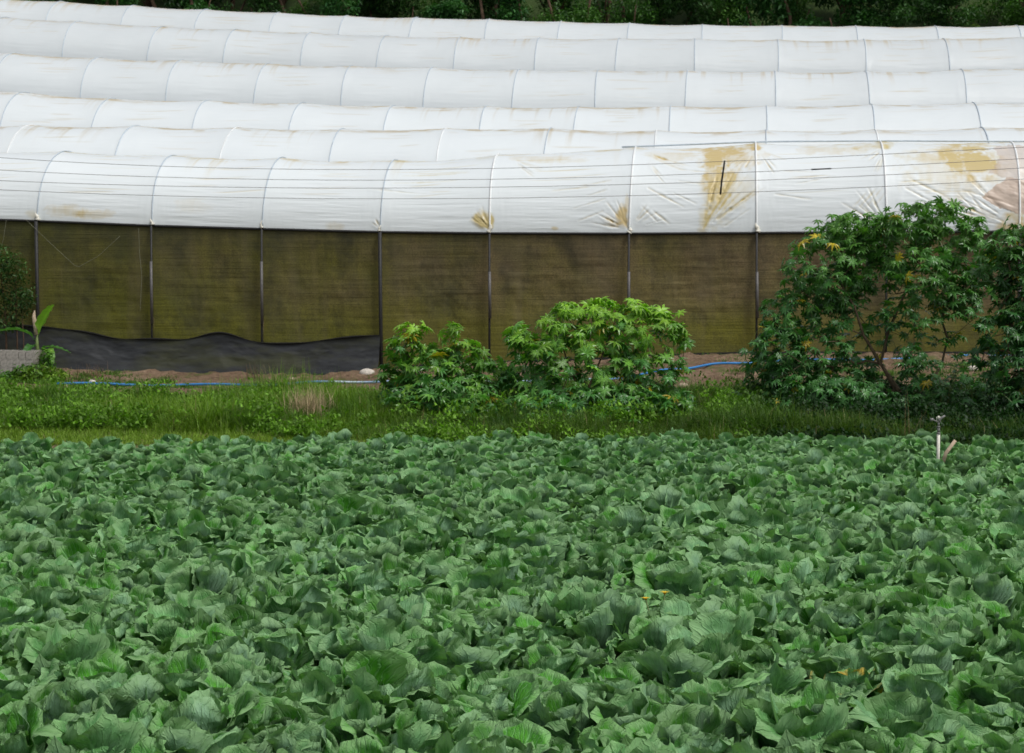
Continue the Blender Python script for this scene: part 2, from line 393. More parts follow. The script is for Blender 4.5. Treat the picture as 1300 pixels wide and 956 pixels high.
_r = random.Random(4)
for (hx_, hy_, a_, b_, n_, l_) in ((622,291,150,110,9,26),(797,291,170,105,12,42),(799,291,60,12,6,50),(893,291,80,35,14,85),(961,188,200,250,7,40),(1126,186,200,255,8,34),(961,188,-20,-60,5,36),(483,291,150,110,3,16),(1126,290,150,110,8,60),(1295,290,175,130,9,90),(1262,290,120,160,7,70),(809,190,-15,-60,6,60),(647,200,-10,-50,4,40)):
    for _k in range(n_):
        an = math.radians(_r.uniform(a_, b_)); l0 = l_ * _r.uniform(.25, .5); l1 = l_ * _r.uniform(.7, 1.15)
        STREAKS_A.append((hx_ + math.cos(an) * l0, hy_ - math.sin(an) * l0 * .9, hx_ + math.cos(an) * l1, hy_ - math.sin(an) * l1 * .9, _r.uniform(.7, 1.5), _r.uniform(.25, .65)))
def tunnel(idx, nme, Yr, pts, hp, label):
    half = 2.0 if nme == 'A' else 2.4; x0, x1 = at_Y(np.array([-170.]), np.array([300.]), Yr)[0, 0], at_Y(np.array([1480.]), np.array([300.]), Yr)[0, 0]
    rz = ridge[nme]
    ez = eaveA if nme == 'A' else (lambda q: rz(q) - 1.9)
    hx = list(at_Y(np.array(hp, float), np.full(len(hp), 250.), YE if nme == 'A' else Yr)[:, 0])
    hx = [hx[0] - 6.1, hx[0] - 3.05] + hx + [hx[-1] + 3.02, hx[-1] + 6.0]
    hx = [h for h in hx if x0 - .5 < h < x1 + .5]; hx = np.array(hx)
    if x0 < hx[0] - 1: pass
    x0, x1 = hx[0], hx[-1]
    root = empty('polytunnel', ((x0 + x1) / 2, Yr, gz((x0 + x1) / 2, Yr)))
    R0 = np.array(root.location)
    tag(root, label, 'polytunnel', 'white polytunnels stepping up the slope')
    du = .016 if nme == 'A' else .035
    nx = int((x1 - x0) / du); nt = 200 if nme == 'A' else 90
    xs = np.linspace(x0, x1, nx); ts = np.linspace(0, PI / 2, nt)
    ys_, rest = ts, np.linspace(PI / 2, PI, 12)[1:]
    T = np.concatenate([ts, rest]); nT = len(T)
    X, TT = np.meshgrid(xs, T, indexing='ij')
    # fraction inside a bay
    bi = np.clip(np.searchsorted(hx, xs) - 1, 0, len(hx) - 2)
    fr = (xs - hx[bi]) / (hx[bi + 1] - hx[bi]); FR = fr[:, None] + 0 * TT; BI = bi[:, None] + 0 * TT.astype(int)
    sag = np.sin(PI * FR) ** .8
    A = fbm(X * .35, TT * .7, 3, 31 + idx) - .5
    d = -(.070 if nme == 'A' else .052) * sag * (1 + A) * np.clip(np.sin(TT) + .25, 0, 1)
    # taut pull lines near hoops + soft horizontal wrinkles in the slack middle
    rn = fbm(X * .9, TT * 26, 4, 77 + idx)
    d += .010 * (rn - .5) * sag * 2
    d += .012 * (fbm(X * 6, TT * 3, 3, 99 + idx) - .5) * (1 - sag)
    ridgeclose = sstep(PI / 2 - .35, PI / 2, TT)
    d += .02 * (fbm(X * 9, TT * 2, 3, 55 + idx) - .5) * ridgeclose
    # ---- dirt on the film
    base = np.array([.640, .682, .694]) * {'A': 1.02, 'B': 1.0, 'C': .97, 'D': .90, 'E': .86, 'F': .86}[nme]; stain = np.zeros(X.shape)
    speck = fbm(X * 2.2, TT * 9, 5, 12 + idx)
    rs = .05 if nme == 'A' else .15; near_r = np.exp(-((TT - (PI / 2 - .10 - rs)) / .14) ** 2)
    stain += near_r * sstep(.50, .78, speck + .12 * (fbm(X * .3, TT * 0, 2, 8 + idx))) * (.80 if nme == 'A' else .95)
    stain += np.exp(-((TT - (PI / 2 - .02 - rs)) / .055) ** 2) * .85 * fbm(X * .8, TT * 0, 3, 18 + idx)
    drip = sstep(.55, .8, fbm(X * 7, TT * .8, 3, 61 + idx)) * sstep(PI / 2 - .95, PI / 2 - .3, TT) * sstep(.52, .7, fbm(X * .25, TT * .1, 2, 44 + idx))
    stain += drip * .6
    r = np.random.default_rng(100 + idx)
    ux = X - x0; arc = TT * 2.15
    for b in range(len(hx) - 1):
        w = hx[b + 1] - hx[b]; m = slice(*np.searchsorted(xs, [hx[b], hx[b + 1]]))
        if m.stop - m.start < 5: continue
        XX = X[m]; AA = arc[m]; sl = np.zeros(XX.shape)
        for k in range(r.integers(5, 11)):
            cx = hx[b] + w * (.5 + r.normal() * .12); L = r.uniform(.35, 1.0) * w * .32
            c = r.uniform(.3, 1.0) * 2.15 * PI / 2 * .88; tl = r.normal() * .05; thk = r.uniform(.010, .022) * (1 if nme == 'A' else 1.5)
            g = np.exp(-((AA - c - (XX - cx) * tl - .02 * np.sin((XX - cx) * 3)) / thk) ** 2) * sstep(1, .4, np.abs(XX - cx) / L)
            sl += g * r.uniform(.15, .6)
        stain[m] += sl * .75; d[m] += -.012 * sl
    yy = Yr - half * np.cos(TT); zb = np.where(TT <= PI / 2, ez(X), rz(X) - (rz(X) - ez(X)))
    zz = zb + (rz(X) - zb) * np.sin(TT)
    # outward normal approx
    ny = -np.cos(TT); nz = np.sin(TT)
    P = np.stack([X, yy, zz], -1)
    pink = np.zeros(X.shape)
    if nme == 'A':
        PU, PV = project(P.reshape(-1, 3)); PU = PU.reshape(X.shape); PV = PV.reshape(X.shape)
        front = (TT < PI / 2 + .02)
        for (a0, b0, a1, b1, wd, stg) in STREAKS_A:
            if stg <= 0: continue
            i0, i1 = np.searchsorted(xs, [at_Y(np.array([min(a0, a1) - 25.]), np.array([250.]), YE)[0, 0], at_Y(np.array([max(a0, a1) + 25.]), np.array([250.]), Yr)[0, 0]])
            s = slice(max(i0, 0), i1); pu = PU[s]; pv = PV[s]
            dx, dy = a1 - a0, b1 - b0; q = np.clip(((pu - a0) * dx + (pv - b0) * dy) / (dx * dx + dy * dy), 0, 1)
            dist = np.hypot(pu - a0 - q * dx, pv - b0 - q * dy)
            tp = np.sin(PI * np.clip(q * .9 + .08, 0, 1)) ** .6
            dist = dist + 1.2 * (vnoise(pu * .12, pv * .12, 3) - .5)
            g = np.exp(-(dist / (wd * .8)) ** 2) * tp * (.5 + vnoise(pu * .3, pv * .3, 5) * .8) * front[s]
            stain[s] += g * stg * .75; d[s] -= g * .009
            d[s] += np.exp(-((dist - wd * 2.4) / (wd * 1.6)) ** 2) * tp * front[s] * .004
        wob = fbm(X * 5, TT * 12, 4, 5) ; wob2 = fbm(X * 10, TT * 3, 4, 15)
        for (a, b, rx, ry, stg) in BLOBS_A:
            q = ((PU - a) / rx) ** 2 + ((PV - b) / ry) ** 2
            stain += np.clip(1.25 - q - (wob - .5) * 2.2, 0, 1) * stg * (.45 + wob2 * .9) * front * 1.05
        for poly, stg in PINK_A:
            s = slice(np.searchsorted(xs, at_Y(np.array([1235.]), np.array([250.]), YE)[0, 0]), None)
            pu = PU[s] + (wob[s] - .5) * 10; pv = PV[s] + (wob2[s] - .5) * 7; ins = np.zeros(pu.shape, bool)
            for (xa, ya), (xb, yb) in zip(poly, poly[1:] + poly[:1]):
                ins ^= ((ya > pv) != (yb > pv)) & (pu < (xb - xa) * (pv - ya) / (yb - ya + 1e-9) + xa)
            pink[s] = np.maximum(pink[s], ins * stg * front[s])
        d += pink * .05 * (fbm(X * 3 + TT * 6, TT * 9, 4, 71) - .5)
    d *= np.sin(np.clip(TT * 6, 0, PI / 2)) if nme != 'A' else 1
    P[..., 1] += d * ny; P[..., 2] += d * nz
    if nme == 'A':  # lower edge slightly ragged over the pipe
        P[:, 0, 2] -= .03 + .03 * fbm(xs * 3, xs * 0, 3, 2)
    st = np.clip(stain, 0, 1)[..., None]
    tint = fbm(X * .5, TT * 1.2, 3, 3 + idx)[..., None]
    c1 = np.array([.50, .38, .19]); c2 = np.array([.50, .43, .19]); tone = fbm(X * .8, TT, 2, 90)[..., None]
    if nme != 'A': c1 = np.array([.46, .38, .25]); c2 = np.array([.44, .37, .23])
    dirtc = c1 * tone + c2 * (1 - tone)
    colr = base * (.94 + .09 * tint); colr = colr * (1 - st) + dirtc * st
    pk = pink[..., None]; pkc = np.array([.42, .31, .23]) * (.8 + .5 * fbm(X * 4, TT * 8, 4, 33)[..., None])
    colr = colr * (1 - pk) + pkc * pk
    V = P.reshape(-1, 3) - R0
    obj('plastic_cover', mesh_np('plastic_cover', V, gridfaces(nx, nT)[:, ::-1], M['film'], colr.reshape(-1, 3)), root)
    # hoops
    for i, h in enumerate(hx):
        tt = np.linspace(-.02, PI, 40); zr = float(rz(h)); ze = float(ez(h))
        jit = .05 * math.sin(i * 2.3 + idx)
        path = np.stack([h + jit * np.sin(tt), Yr - (half + .008) * np.cos(tt), ze + (zr + .008 - ze) * np.sin(np.clip(tt, 0, PI))], -1)
        wh = (nme == 'A' and h > at_Y(np.array([560.]), np.array([250.]), YE)[0, 0]) 
        v, f = tube(path - R0, .023 if wh else (.015 if nme == 'A' else .016), 6)
        obj('hoop', mesh_np('hoop', v, f, M['hoopw'] if wh or (nme == 'B' and i % 2) else M['hoop']), root)
    if nme == 'A':
        k = xs[::25]
        v, f = tube(np.stack([k, 0 * k + YE + .01, ez(k) - .05], -1) - R0, .03, 8)
        obj('eave_pipe', mesh_np('eave_pipe', v, f, M['post']), root)
        xr = np.arange(at_Y(np.array([790.]), np.array([190.]), Yr)[0, 0], x1, .4)
        v, f = tube(np.stack([xr, 0 * xr + Yr - .12, rz(xr) + .015], -1) - R0, .022, 6)
        obj('ridge_pipe', mesh_np('ridge_pipe', v, f, M['hoop']), root)
        kinds = [0, 1, 2]
        pxx = [47, 193, 333, 483, 622, 799, 961, 1126, 1295]
        for i, h in enumerate(hx):
            g0 = float(footA(h)) - .4; e0 = float(ez(h)) - .06
            q = float(project(np.array([[h, YE, 2.]]))[0][0])
            w = .045 if abs(q - 483) < 12 or abs(q - 47) < 12 else .026
            lean = .03 * math.sin(i * 1.9)
            v, f = tube(np.array([[h + lean, YE - .10, g0], [h + lean * .4, YE - .10, (g0 + e0) / 2], [h, YE - .09, e0]]) - R0, w, 8)
            obj('post', mesh_np('post', v, f, M['post']), root)
            if not (abs(q - 483) < 12 or abs(q - 47) < 12 or abs(q - 1126) < 10):
                za, zb2 = (at_Y(np.array([q]), np.array([py]), YE)[0, 2] for py in ((411, 332) if q < 400 else (404, 345)))
                v, f = tube(np.array([[h + lean * .5 + .02, YE - .155, za], [h + lean * .2 + .01, YE - .15, zb2]]) - R0, .036, 8)
                obj('post_sleeve', mesh_np('post_sleeve', v, f, M['pipe']), root)
            # cloth tie at hoop foot
            if i % 1 == 0:
                n = 7; vv = []; 
                zz_ = np.linspace(0, .16 + .05 * math.sin(i * 3), n); rr = np.array([.055, .05, .03, .045, .03, .02, .008]) * (1.0 + .3 * math.cos(i))
                xo = .03 * np.sin(zz_ * 20 + i)
                v, f = tube(np.stack([h + xo, YE - .04 + 0 * xo, e0 + .03 + zz_], -1) - R0, rr, 7)
                obj('tie', mesh_np('tie', v, f, M['tie']), root)
        # netting panels
        for b in range(len(hx) - 1):
            a0, a1 = hx[b], hx[b + 1]
            xq = np.linspace(a0 + .004, a1 - .004, 90); m = 90
            q = np.linspace(0, 1, m); XX, QQ = np.meshgrid(xq, q, indexing='ij')
            pxq = project(np.stack([XX, 0 * XX + YE, 0 * XX + 1], -1).reshape(-1, 3))[0].reshape(XX.shape)
            bot = footA(XX) + np.interp(pxq, [-50, 50, 490, 560, 700, 2000], [-.2, -.2, -.2, .1, .0, .02])
            bot = np.where(pxq > 600, bot + .03 * np.sin(XX * 3), bot)
            top = ez(XX) - .07
            ff = (XX - a0) / (a1 - a0)
            bul = np.sin(PI * ff) * (.05 + .04 * np.sin(QQ * PI)) 
            wr = (fbm(XX * .8 + 3 * b, QQ * 22, 4, 200 + b) - .5) * .035 + (fbm(XX * 3 + QQ * 2, QQ * 7, 3, 210 + b) - .5) * .05
            YY = YE + .03 + bul * np.sin(PI * QQ) * 1.0 + wr * np.sin(PI * np.clip(QQ, .02, .98)) * np.minimum(1, 6 * np.minimum(ff, 1 - ff))
            ZZ = bot + (top - bot) * QQ
            obj('net_panel', mesh_np('net_panel', np.stack([XX, YY, ZZ], -1).reshape(-1, 3) - R0, gridfaces(90, m), M['net']), root)
        # black hem sheet on the left with its wavy upper rope
        hem = np.array([(-120,405),(0,412),(60,415),(110,421),(150,431),(195,430),(240,432),(262,424),(285,420),(310,431),(333,436),(380,436),(440,428),(484,425)], float)
        hemW = smooth_line(at_Y(hem[:, 0], hem[:, 1], YE - .13)[:, [0, 2]], .1, 6)
        xa = at_Y(np.array([-120.]), np.array([420.]), YE)[0, 0]; xb = at_Y(np.array([484.]), np.array([420.]), YE)[0, 0]
        xq = np.linspace(xa, xb, 420); XX, QQ = np.meshgrid(xq, np.linspace(0, 1, 60), indexing='ij')
        top = hemW(XX); bot = ground(XX, 0 * XX + YE - .5) - .03
        fold = (fbm(XX * .8 + QQ * 1.2, QQ * 2.2 - XX * .7, 3, 303) - .5) * .12 * np.sin(PI * QQ) ** .5 + (np.abs(fbm(XX * 1.6 + QQ * 2.0, QQ * 3.0 - XX * .9, 4, 313) - .5)) * .06 * np.sin(PI * QQ)
        YY = YE - .15 - (1 - QQ) ** 1.5 * .35 + fold
        ZZ = bot + (top - bot) * QQ
        obj('black_hem_sheet', mesh_np('black_hem_sheet', np.stack([XX, YY, ZZ], -1).reshape(-1, 3) - R0, gridfaces(420, 60), M['black']), root)
        v, f = tube(np.stack([xq, 0 * xq + YE - .17, hemW(xq)], -1) - R0, .018 + .010 * np.sin(xq * 4) , 7)
        obj('hem_rope', mesh_np('hem_rope', v, f, M['blackrope']), root)
        # dark foot roll on the right
        xq = np.arange(xb, x1, .15); zq = footA(xq) + np.interp(project(np.stack([xq, 0 * xq + YE, 0 * xq + .5], -1))[0], [480, 560, 700], [.0, .1, .03])
        v, f = tube(np.stack([xq, 0 * xq + YE - .06, zq - .02], -1) - R0, .06, 8)
        obj('foot_roll', mesh_np('foot_roll', v, f, M['blackrope']), root)
        # slack strings on the cloth
        for pp in ([(33,279),(60,305),(98,340),(125,325),(152,300)], [(8,279),(5,300),(0,322)], [(176,290),(177,320),(180,350),(178,395)]):
            p = np.array(pp, float); w = at_Y(p[:, 0], p[:, 1], YE - .14)
            tt = np.linspace(0, len(p) - 1, 24); w = np.stack([np.interp(tt, range(len(p)), w[:, i]) for i in range(3)], -1)
            v, f = tube(w - R0, .0045, 5); obj('string', mesh_np('string', v, f, M['cord']), root)
    else:
        for s in (-1,):
            XX, QQ = np.meshgrid(xs[::20], [0., 1.], indexing='ij')
            top = rz(XX) - 1.9; yq = Yr + s * half; bot = ground(XX, 0 * XX + yq) - .3
            V = np.stack([XX, 0 * XX + yq, bot + (top - bot) * QQ], -1).reshape(-1, 3) - R0
            obj('side_net', mesh_np('side_net', V, gridfaces(len(xs[::20]), 2), M['net']), root)
TL = ['nearest white polytunnel with brown stained film above the tall olive net wall',
      'second white polytunnel, a low strip of film just above the stained nearest ridge',
      'third polytunnel up the slope, shallow white roof with faint brown crease lines',
      'fourth polytunnel up the slope, deep pale roof with grey hoops and clean film',
      'fifth polytunnel up the slope, deep greyish roof just below the last one',
      'farthest narrow white polytunnel roof against the dark forest edge']
for i, (nme, Y, pts, hp) in enumerate(ROWS): tunnel(i, nme, Y, pts, hp, TL[i])

# ------------------------------------------------------------------ overhead cables with spacer
WY = 38.0
wires = [[(-60,196),(0,199),(140,209),(430,215),(640,213),(870,208),(1100,196),(1300,187),(1380,183)],
         [(-60,212),(0,216),(140,223),(430,228),(640,227),(870,223),(1100,211),(1300,201),(1380,197)],
         [(-60,226),(0,230),(140,234),(430,238),(640,238),(870,233),(1100,222),(1300,213),(1380,209)],
         [(-60,238),(0,241),(140,246),(430,252),(640,252),(870,247),(1100,237),(1300,227),(1380,223)]]
WL = ['topmost thin cable crossing in front of the nearest white tunnel roof', 'second cable from the top, carrying the small dark joint, before the nearest white roof',
      'third cable from the top crossing in front of the nearest white roof', 'lowest of the thin cables crossing in front of the nearest white roof']
for w, lb in zip(wires, WL):
    p = np.array(w, float); c = np.polyfit(p[:, 0], p[:, 1], 3); q = np.linspace(-80, 1390, 80)
    v, f = tube(at_Y(q, np.polyval(c, q), WY), .0055, 5)
    root = obj('overhead_cable', mesh_np('overhead_cable', v, f, M['wire']))
    tag(root, lb, 'cable', 'thin cables strung before the nearest roof')
    if lb.startswith('second'):
        q = np.linspace(1030, 1055, 7); v, f = tube(at_Y(q, np.polyval(c, q), WY), .016, 6)
        obj('cable_joint', mesh_np('cable_joint', v, f, M['darkrod']), root)
v, f = tube(at_Y(np.array([920., 918, 916, 914.5]), np.array([204., 218, 232, 247]), WY - .02), .02, 7)
tag(obj('cable_spacer', mesh_np('cable_spacer', v, f, M['darkrod'])), 'short black rod hanging upright across the cables before the stained film', 'cable spacer')

# ------------------------------------------------------------------ cabbages
def cab_leaf(L, W, a0, a1, cup, ruf, r, nu, nv):
    v = np.linspace(0, 1, nv); u = np.linspace(-1, 1, nu)
    a = np.radians(a0 + (a1 - a0) * v ** 1.2)
    dv = L / (nv - 1)
    rr = np.concatenate([[0], np.cumsum(np.cos((a[1:] + a[:-1]) / 2)) * dv]); zz = np.concatenate([[0], np.cumsum(np.sin((a[1:] + a[:-1]) / 2)) * dv])
    hw = W / 2 * np.sin(PI * np.clip(v, .0, .97) ** 1.2) ** .46 * sstep(-.02, .38, v) ** .8 + .008
    U, Vv = np.meshgrid(u, v, indexing='ij'); HW = hw[None, :]
    au = np.abs(U); tipf = sstep(.75, 1, Vv)
    em = np.maximum(au ** 2.2, tipf * .55) * sstep(.12, .5, Vv)
    ph = r.uniform(0, 6.28, 4)
    k1, k2 = r.uniform(1.6, 2.6), r.uniform(4.5, 8)
    s = np.where(U >= 0, 1, -1)
    along = Vv * (1 - tipf * .0) + .18 * (1 - au) * s
    rf = np.sin(2 * PI * k1 * along + ph[0] + s * ph[1]) + .45 * np.sin(2 * PI * k2 * along + ph[2] + s * ph[3])
    nrm = cup * HW * au ** 1.8 + ruf * W * rf * em
    roll = r.uniform(-.65, .30); nrm += roll * W * np.maximum(0, au - .55) ** 2 * 1.6
    side = s * r.uniform(-.15, .25)
    cc = np.cos(np.arctan(np.clip(abs(cup) * 1.2, 0, 1.2) * au))
    lat = U * HW * cc + .012 * rf * em
    nrm += .0065 * np.sin(11 * PI * (Vv - .6 * au ** .75) + ph[0]) * (1 - em) * sstep(.15, .4, Vv)
    A = a[None, :]
    x = rr[None, :] - np.sin(A) * nrm; z = zz[None, :] + np.cos(A) * nrm
    tw = r.normal() * .35 * Vv  # slight twist of the blade
    y = lat
    x2 = x; y2 = y * np.cos(tw); z2 = z + y * np.sin(tw) * .6
    P = np.stack([x2, y2, z2], -1).reshape(-1, 3)
    uv = np.stack([U * .5 + .5, Vv], -1).reshape(-1, 2)
    return P, uv
def cab_plant(seed, nu=17, nv=21, yellow=False, size=1.0):
    r = np.random.default_rng(seed); V = []; U = []; C = []; Fq = []; o = 0
    gf = gridfaces(nu, nv)
    specs = []
    az = r.uniform(0, 6.28)
    for k in range(6): specs.append((r.uniform(.34, .46), r.uniform(.32, .44), r.uniform(45, 70), r.uniform(-15, 40), r.uniform(-.1, .6), r.uniform(.04, .09), .05, 0))
    for k in range(6): specs.append((r.uniform(.32, .44), r.uniform(.30, .42), r.uniform(64, 84), r.uniform(25, 75), r.uniform(.1, .9), r.uniform(.04, .09), .04, 1))
    for k in range(5): specs.append((r.uniform(.24, .32), r.uniform(.22, .30), r.uniform(74, 88), r.uniform(60, 95), r.uniform(.5, 1.0), r.uniform(.02, .045), .03, 2))
    for k in range(3): specs.append((r.uniform(.17, .22), r.uniform(.18, .22), r.uniform(78, 92), r.uniform(110, 150), r.uniform(.8, 1.2), .015, .02, 3))
    for k, (L, W, a0, a1, cup, ruf, off, ring) in enumerate(specs):
        P, uv = cab_leaf(L, W, a0, a1, cup, ruf, r, nu, nv)
        P[:, 0] += off; a = az + k * 2.39996 + r.normal() * .12
        ro = r.normal() * .18
        y, z = P[:, 1].copy(), P[:, 2].copy(); P[:, 1] = y * math.cos(ro) - z * math.sin(ro) * .5; P[:, 2] = z + y * math.sin(ro)
        x, y = P[:, 0].copy(), P[:, 1].copy(); P[:, 0] = x * math.cos(a) - y * math.sin(a); P[:, 1] = x * math.sin(a) + y * math.cos(a)
        P[:, 2] += .05 + .015 * ring
        g = np.clip(r.normal(.44, .38), 0, 1) * (1 if ring < 3 else .6); b = np.clip(r.normal(.46, .34) + .05 * ring, 0, 1)
        yl = 1.0 if (yellow and k in (0, 2, 4, 8)) else (r.uniform(.2, .6) if r.random() < .004 else 0)
        V.append(P * size); U.append(uv); C.append(np.tile([g, b, yl], (len(P), 1))); Fq.append(gf + o); o += len(P)
    return np.concatenate(V), np.concatenate(Fq), np.concatenate(C), np.concatenate(U)
fe = np.array([(0,556),(300,551),(480,549),(650,547),(1000,547),(1300,549)], float)
dd = ray(fe[:, 0], fe[:, 1]); tt = (.35 - CAMZ) / dd[:, 2]; FE = CAM + dd * tt[:, None]
def far_edge(x): return np.interp(x, FE[:, 0], FE[:, 1])
rot = math.radians(12); spots = []
for i in range(-90, 90):
    for j in range(-20, 90):
        a, b = i * .49 + (j % 2) * .245, j * .50
        x = a * math.cos(rot) - b * math.sin(rot) + random.gauss(0, .05); y = 6 + a * math.sin(rot) + b * math.cos(rot) + random.gauss(0, .05)
        if y < 6.6 or y > far_edge(x) - .15: continue
        if not (y * -.435 - 1.6 < x < y * .172 + 1.4): continue
        spots.append((x, y))
spots.sort(key=lambda s: s[1])
def in_view(x, y):
    u, v = project(np.array([[x, y, .35]])); return -20 < u[0] < 1320 and v[0] < 985
near = [s for s in spots if in_view(*s)][:299]
nearset = set(near); rest = [s for s in spots if s not in nearset]
protos = [mesh_np('cabbage_plant', *(lambda d: (d[0], d[1], M['cab'], d[2], d[3]))(cab_plant(500 + k))) for k in range(14)]
py = mesh_np('cabbage_plant', *(lambda d: (d[0], d[1], M['cab'], d[2], d[3]))(cab_plant(777, yellow=True)))
# the plant with frost-yellow leaf margins stands low on the right
ty = on_ground(1085, 925); yi = min(range(len(near)), key=lambda k: (near[k][0] - ty[0]) ** 2 + (near[k][1] - ty[1]) ** 2)
first = None
for k, (x, y) in enumerate(near):
    me = py if k == yi else random.choice(protos)
    if first is None: first = obj('cabbage_plant', me); o = first
    else:
        o = first.copy(); o.data = me; COL.objects.link(o)
    s = random.uniform(.84, 1.14) * (1.1 if k == yi else 1.05)
    o.location = (x, y, gz(x, y) - .02); o.scale = (s, s, s * random.uniform(.82, 1.08)); o.rotation_euler = (random.gauss(0, .07), random.gauss(0, .07), random.uniform(0, 6.28))
    tag(o, 'large cabbage plant whose outer leaves have bright yellow withered edges' if k == yi else 'big leafy blue-green cabbage plant in the near half of the crowded field', 'cabbage', 'cabbage plants in the field')
def cab_mass(S, seeds, nu, nv):
    T = [cab_plant(s, nu, nv) for s in seeds]; V = []; Fq = []; C = []; U = []; o = 0
    for (x, y) in S:
        v, f, c, u = T[random.randrange(len(T))]
        a = random.uniform(0, 6.28); s = random.uniform(.78, 1.04) * float(np.interp(y, [14, 24], [1.0, .88])); ca, sa = math.cos(a) * s, math.sin(a) * s
        tx, ty_ = random.gauss(0, .07), random.gauss(0, .07)
        w = np.stack([v[:, 0] * ca - v[:, 1] * sa, v[:, 0] * sa + v[:, 1] * ca, v[:, 2] * s * random.uniform(.82, 1.1)], -1)
        w[:, 2] += w[:, 0] * tx + w[:, 1] * ty_
        w += [x, y, gz(x, y) - .02]
        V.append(w); Fq.append(f + o); C.append(c * [1, 1, 1]); U.append(u); o += len(v)
    return np.concatenate(V), np.concatenate(Fq), np.concatenate(C), np.concatenate(U)
d = cab_mass(rest, range(500, 512), 11, 12)
tag(obj('cabbage_field', mesh_np('cabbage_field', d[0], d[1], M['cab'], d[2], d[3])), 'far part of the cabbage crop, hundreds of small overlapping green plants', 'cabbages', None, 'stuff')
print('CABBAGES', len(near), len(rest))

# ------------------------------------------------------------------ grass
def blades(px, py, pz, h, w, lean, az, col, seg=3):
    n = len(px); t = np.linspace(0, 1, seg + 1)[None, :, None]
    d = np.stack([np.cos(az), np.sin(az), 0 * az], -1)[:, None, :]; s = np.stack([-np.sin(az), np.cos(az), 0 * az], -1)[:, None, :]
    root = np.stack([px, py, pz], -1)[:, None, :]
    H = h[:, None, None]; Ln = lean[:, None, None]
    mid = root + d * H * Ln * t ** 1.8 + np.array([0, 0, 1.0]) * H * (t - .45 * np.clip(Ln, 0, 1.2) * t ** 2.4)
    ww = w[:, None, None] * (1 - t ** 1.5 * .92) * .5
    L = mid - s * ww; R = mid + s * ww
    V = np.stack([L, R], 2).reshape(-1, 3)
    k = (seg + 1) * 2; b = np.arange(n)[:, None, None] * k; q = np.arange(seg)[None, :, None] * 2
    Fq = (b + q + np.array([0, 1, 3, 2])[None, None, :]).reshape(-1, 4)
    C = np.repeat(col, k, axis=0)
    return V, Fq, C
def scatter(n, y0, y1, seed):
    r = np.random.default_rng(seed); y = r.uniform(y0, y1, n); x = r.uniform(-.45, .19, n) * y + r.uniform(-.5, .5, n); return x, y, r
def px_of(x, y): return project(np.stack([x, y, 0 * x + .2], -1))[0]
def grass_layer():
    Vs = []; Fs = []; Cs = []; o = 0
    # clumps
    x, y, r = scatter(11500, 26.7, 36.9, 3)
    hn = fbm(x * .7, y * .7, 3, 8); hn2 = fbm(x * .25, y * .25, 2, 18)
    back = 33.6 + 2.0 * fbm(x * .6, x * 0, 3, 28) + np.interp(px_of(x, y), [0, 60, 120, 400, 600], [1.6, 1.0, .0, .0, -.3])
    front = np.interp(px_of(x, y), [250, 480], [28.2, 27.0]) + .9 * (fbm(x * .8, x * 0, 2, 38) - .5)
    keep = (y < back)
    x, y, hn, hn2, front, back = x[keep], y[keep], hn[keep], hn2[keep], front[keep], back[keep]
    tall = sstep(0, 1.2, y - front)
    ch = (.12 + tall * (.08 + .95 * hn ** 2.2)) * np.interp(px_of(x, y), [0, 500, 700, 1300], [1.12, .95, .85, .85])
    ch *= 1 - .45 * sstep(0, 1, 1 - (back - y) / .8)
    nb = 22; n = len(x)
    X = np.repeat(x, nb) + r.normal(0, .09, n * nb); Y = np.repeat(y, nb) + r.normal(0, .09, n * nb)
    H = np.repeat(ch, nb) * r.uniform(.5, 1.25, n * nb); az = r.uniform(0, 6.28, n * nb); ln = np.abs(r.normal(.75, .4, n * nb))
    W = r.uniform(.008, .020, n * nb)
    cA = np.array([.155, .265, .022]); cB = np.array([.19, .29, .030]); cC = np.array([.055, .135, .014])
    crown_shade = np.repeat(np.clip(sstep(860, 1040, px_of(x, y) + 120 * (fbm(x * .8, y * .8, 3, 66) - .5)) * .6 + .52 * sstep(430, 560, px_of(x, y)) * sstep(960, 860, px_of(x, y)), 0, .85), nb)[:, None]  # painted shade: blades darken below the castor trees and bushes
    m = np.clip(np.repeat(fbm(x * .9, y * .9, 3, 5), nb) * 1.6 - .3 + r.normal(0, .18, n * nb), 0, 1)[:, None]
    low = np.repeat(1 - tall, nb)[:, None]
    col = cA * (1 - m) + cC * m; col = col * (1 - .65 * low) + cB * .65 * low
    col *= r.uniform(.7, 1.3, (n * nb, 1))
    col = col * (1 - crown_shade) + np.array([.012, .040, .008]) * crown_shade
    dry = r.random(n * nb) < .025; col[dry] = [.26, .21, .10]
    Z = ground(X, Y) - .02
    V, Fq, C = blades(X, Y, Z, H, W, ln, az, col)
    return V, Fq, C
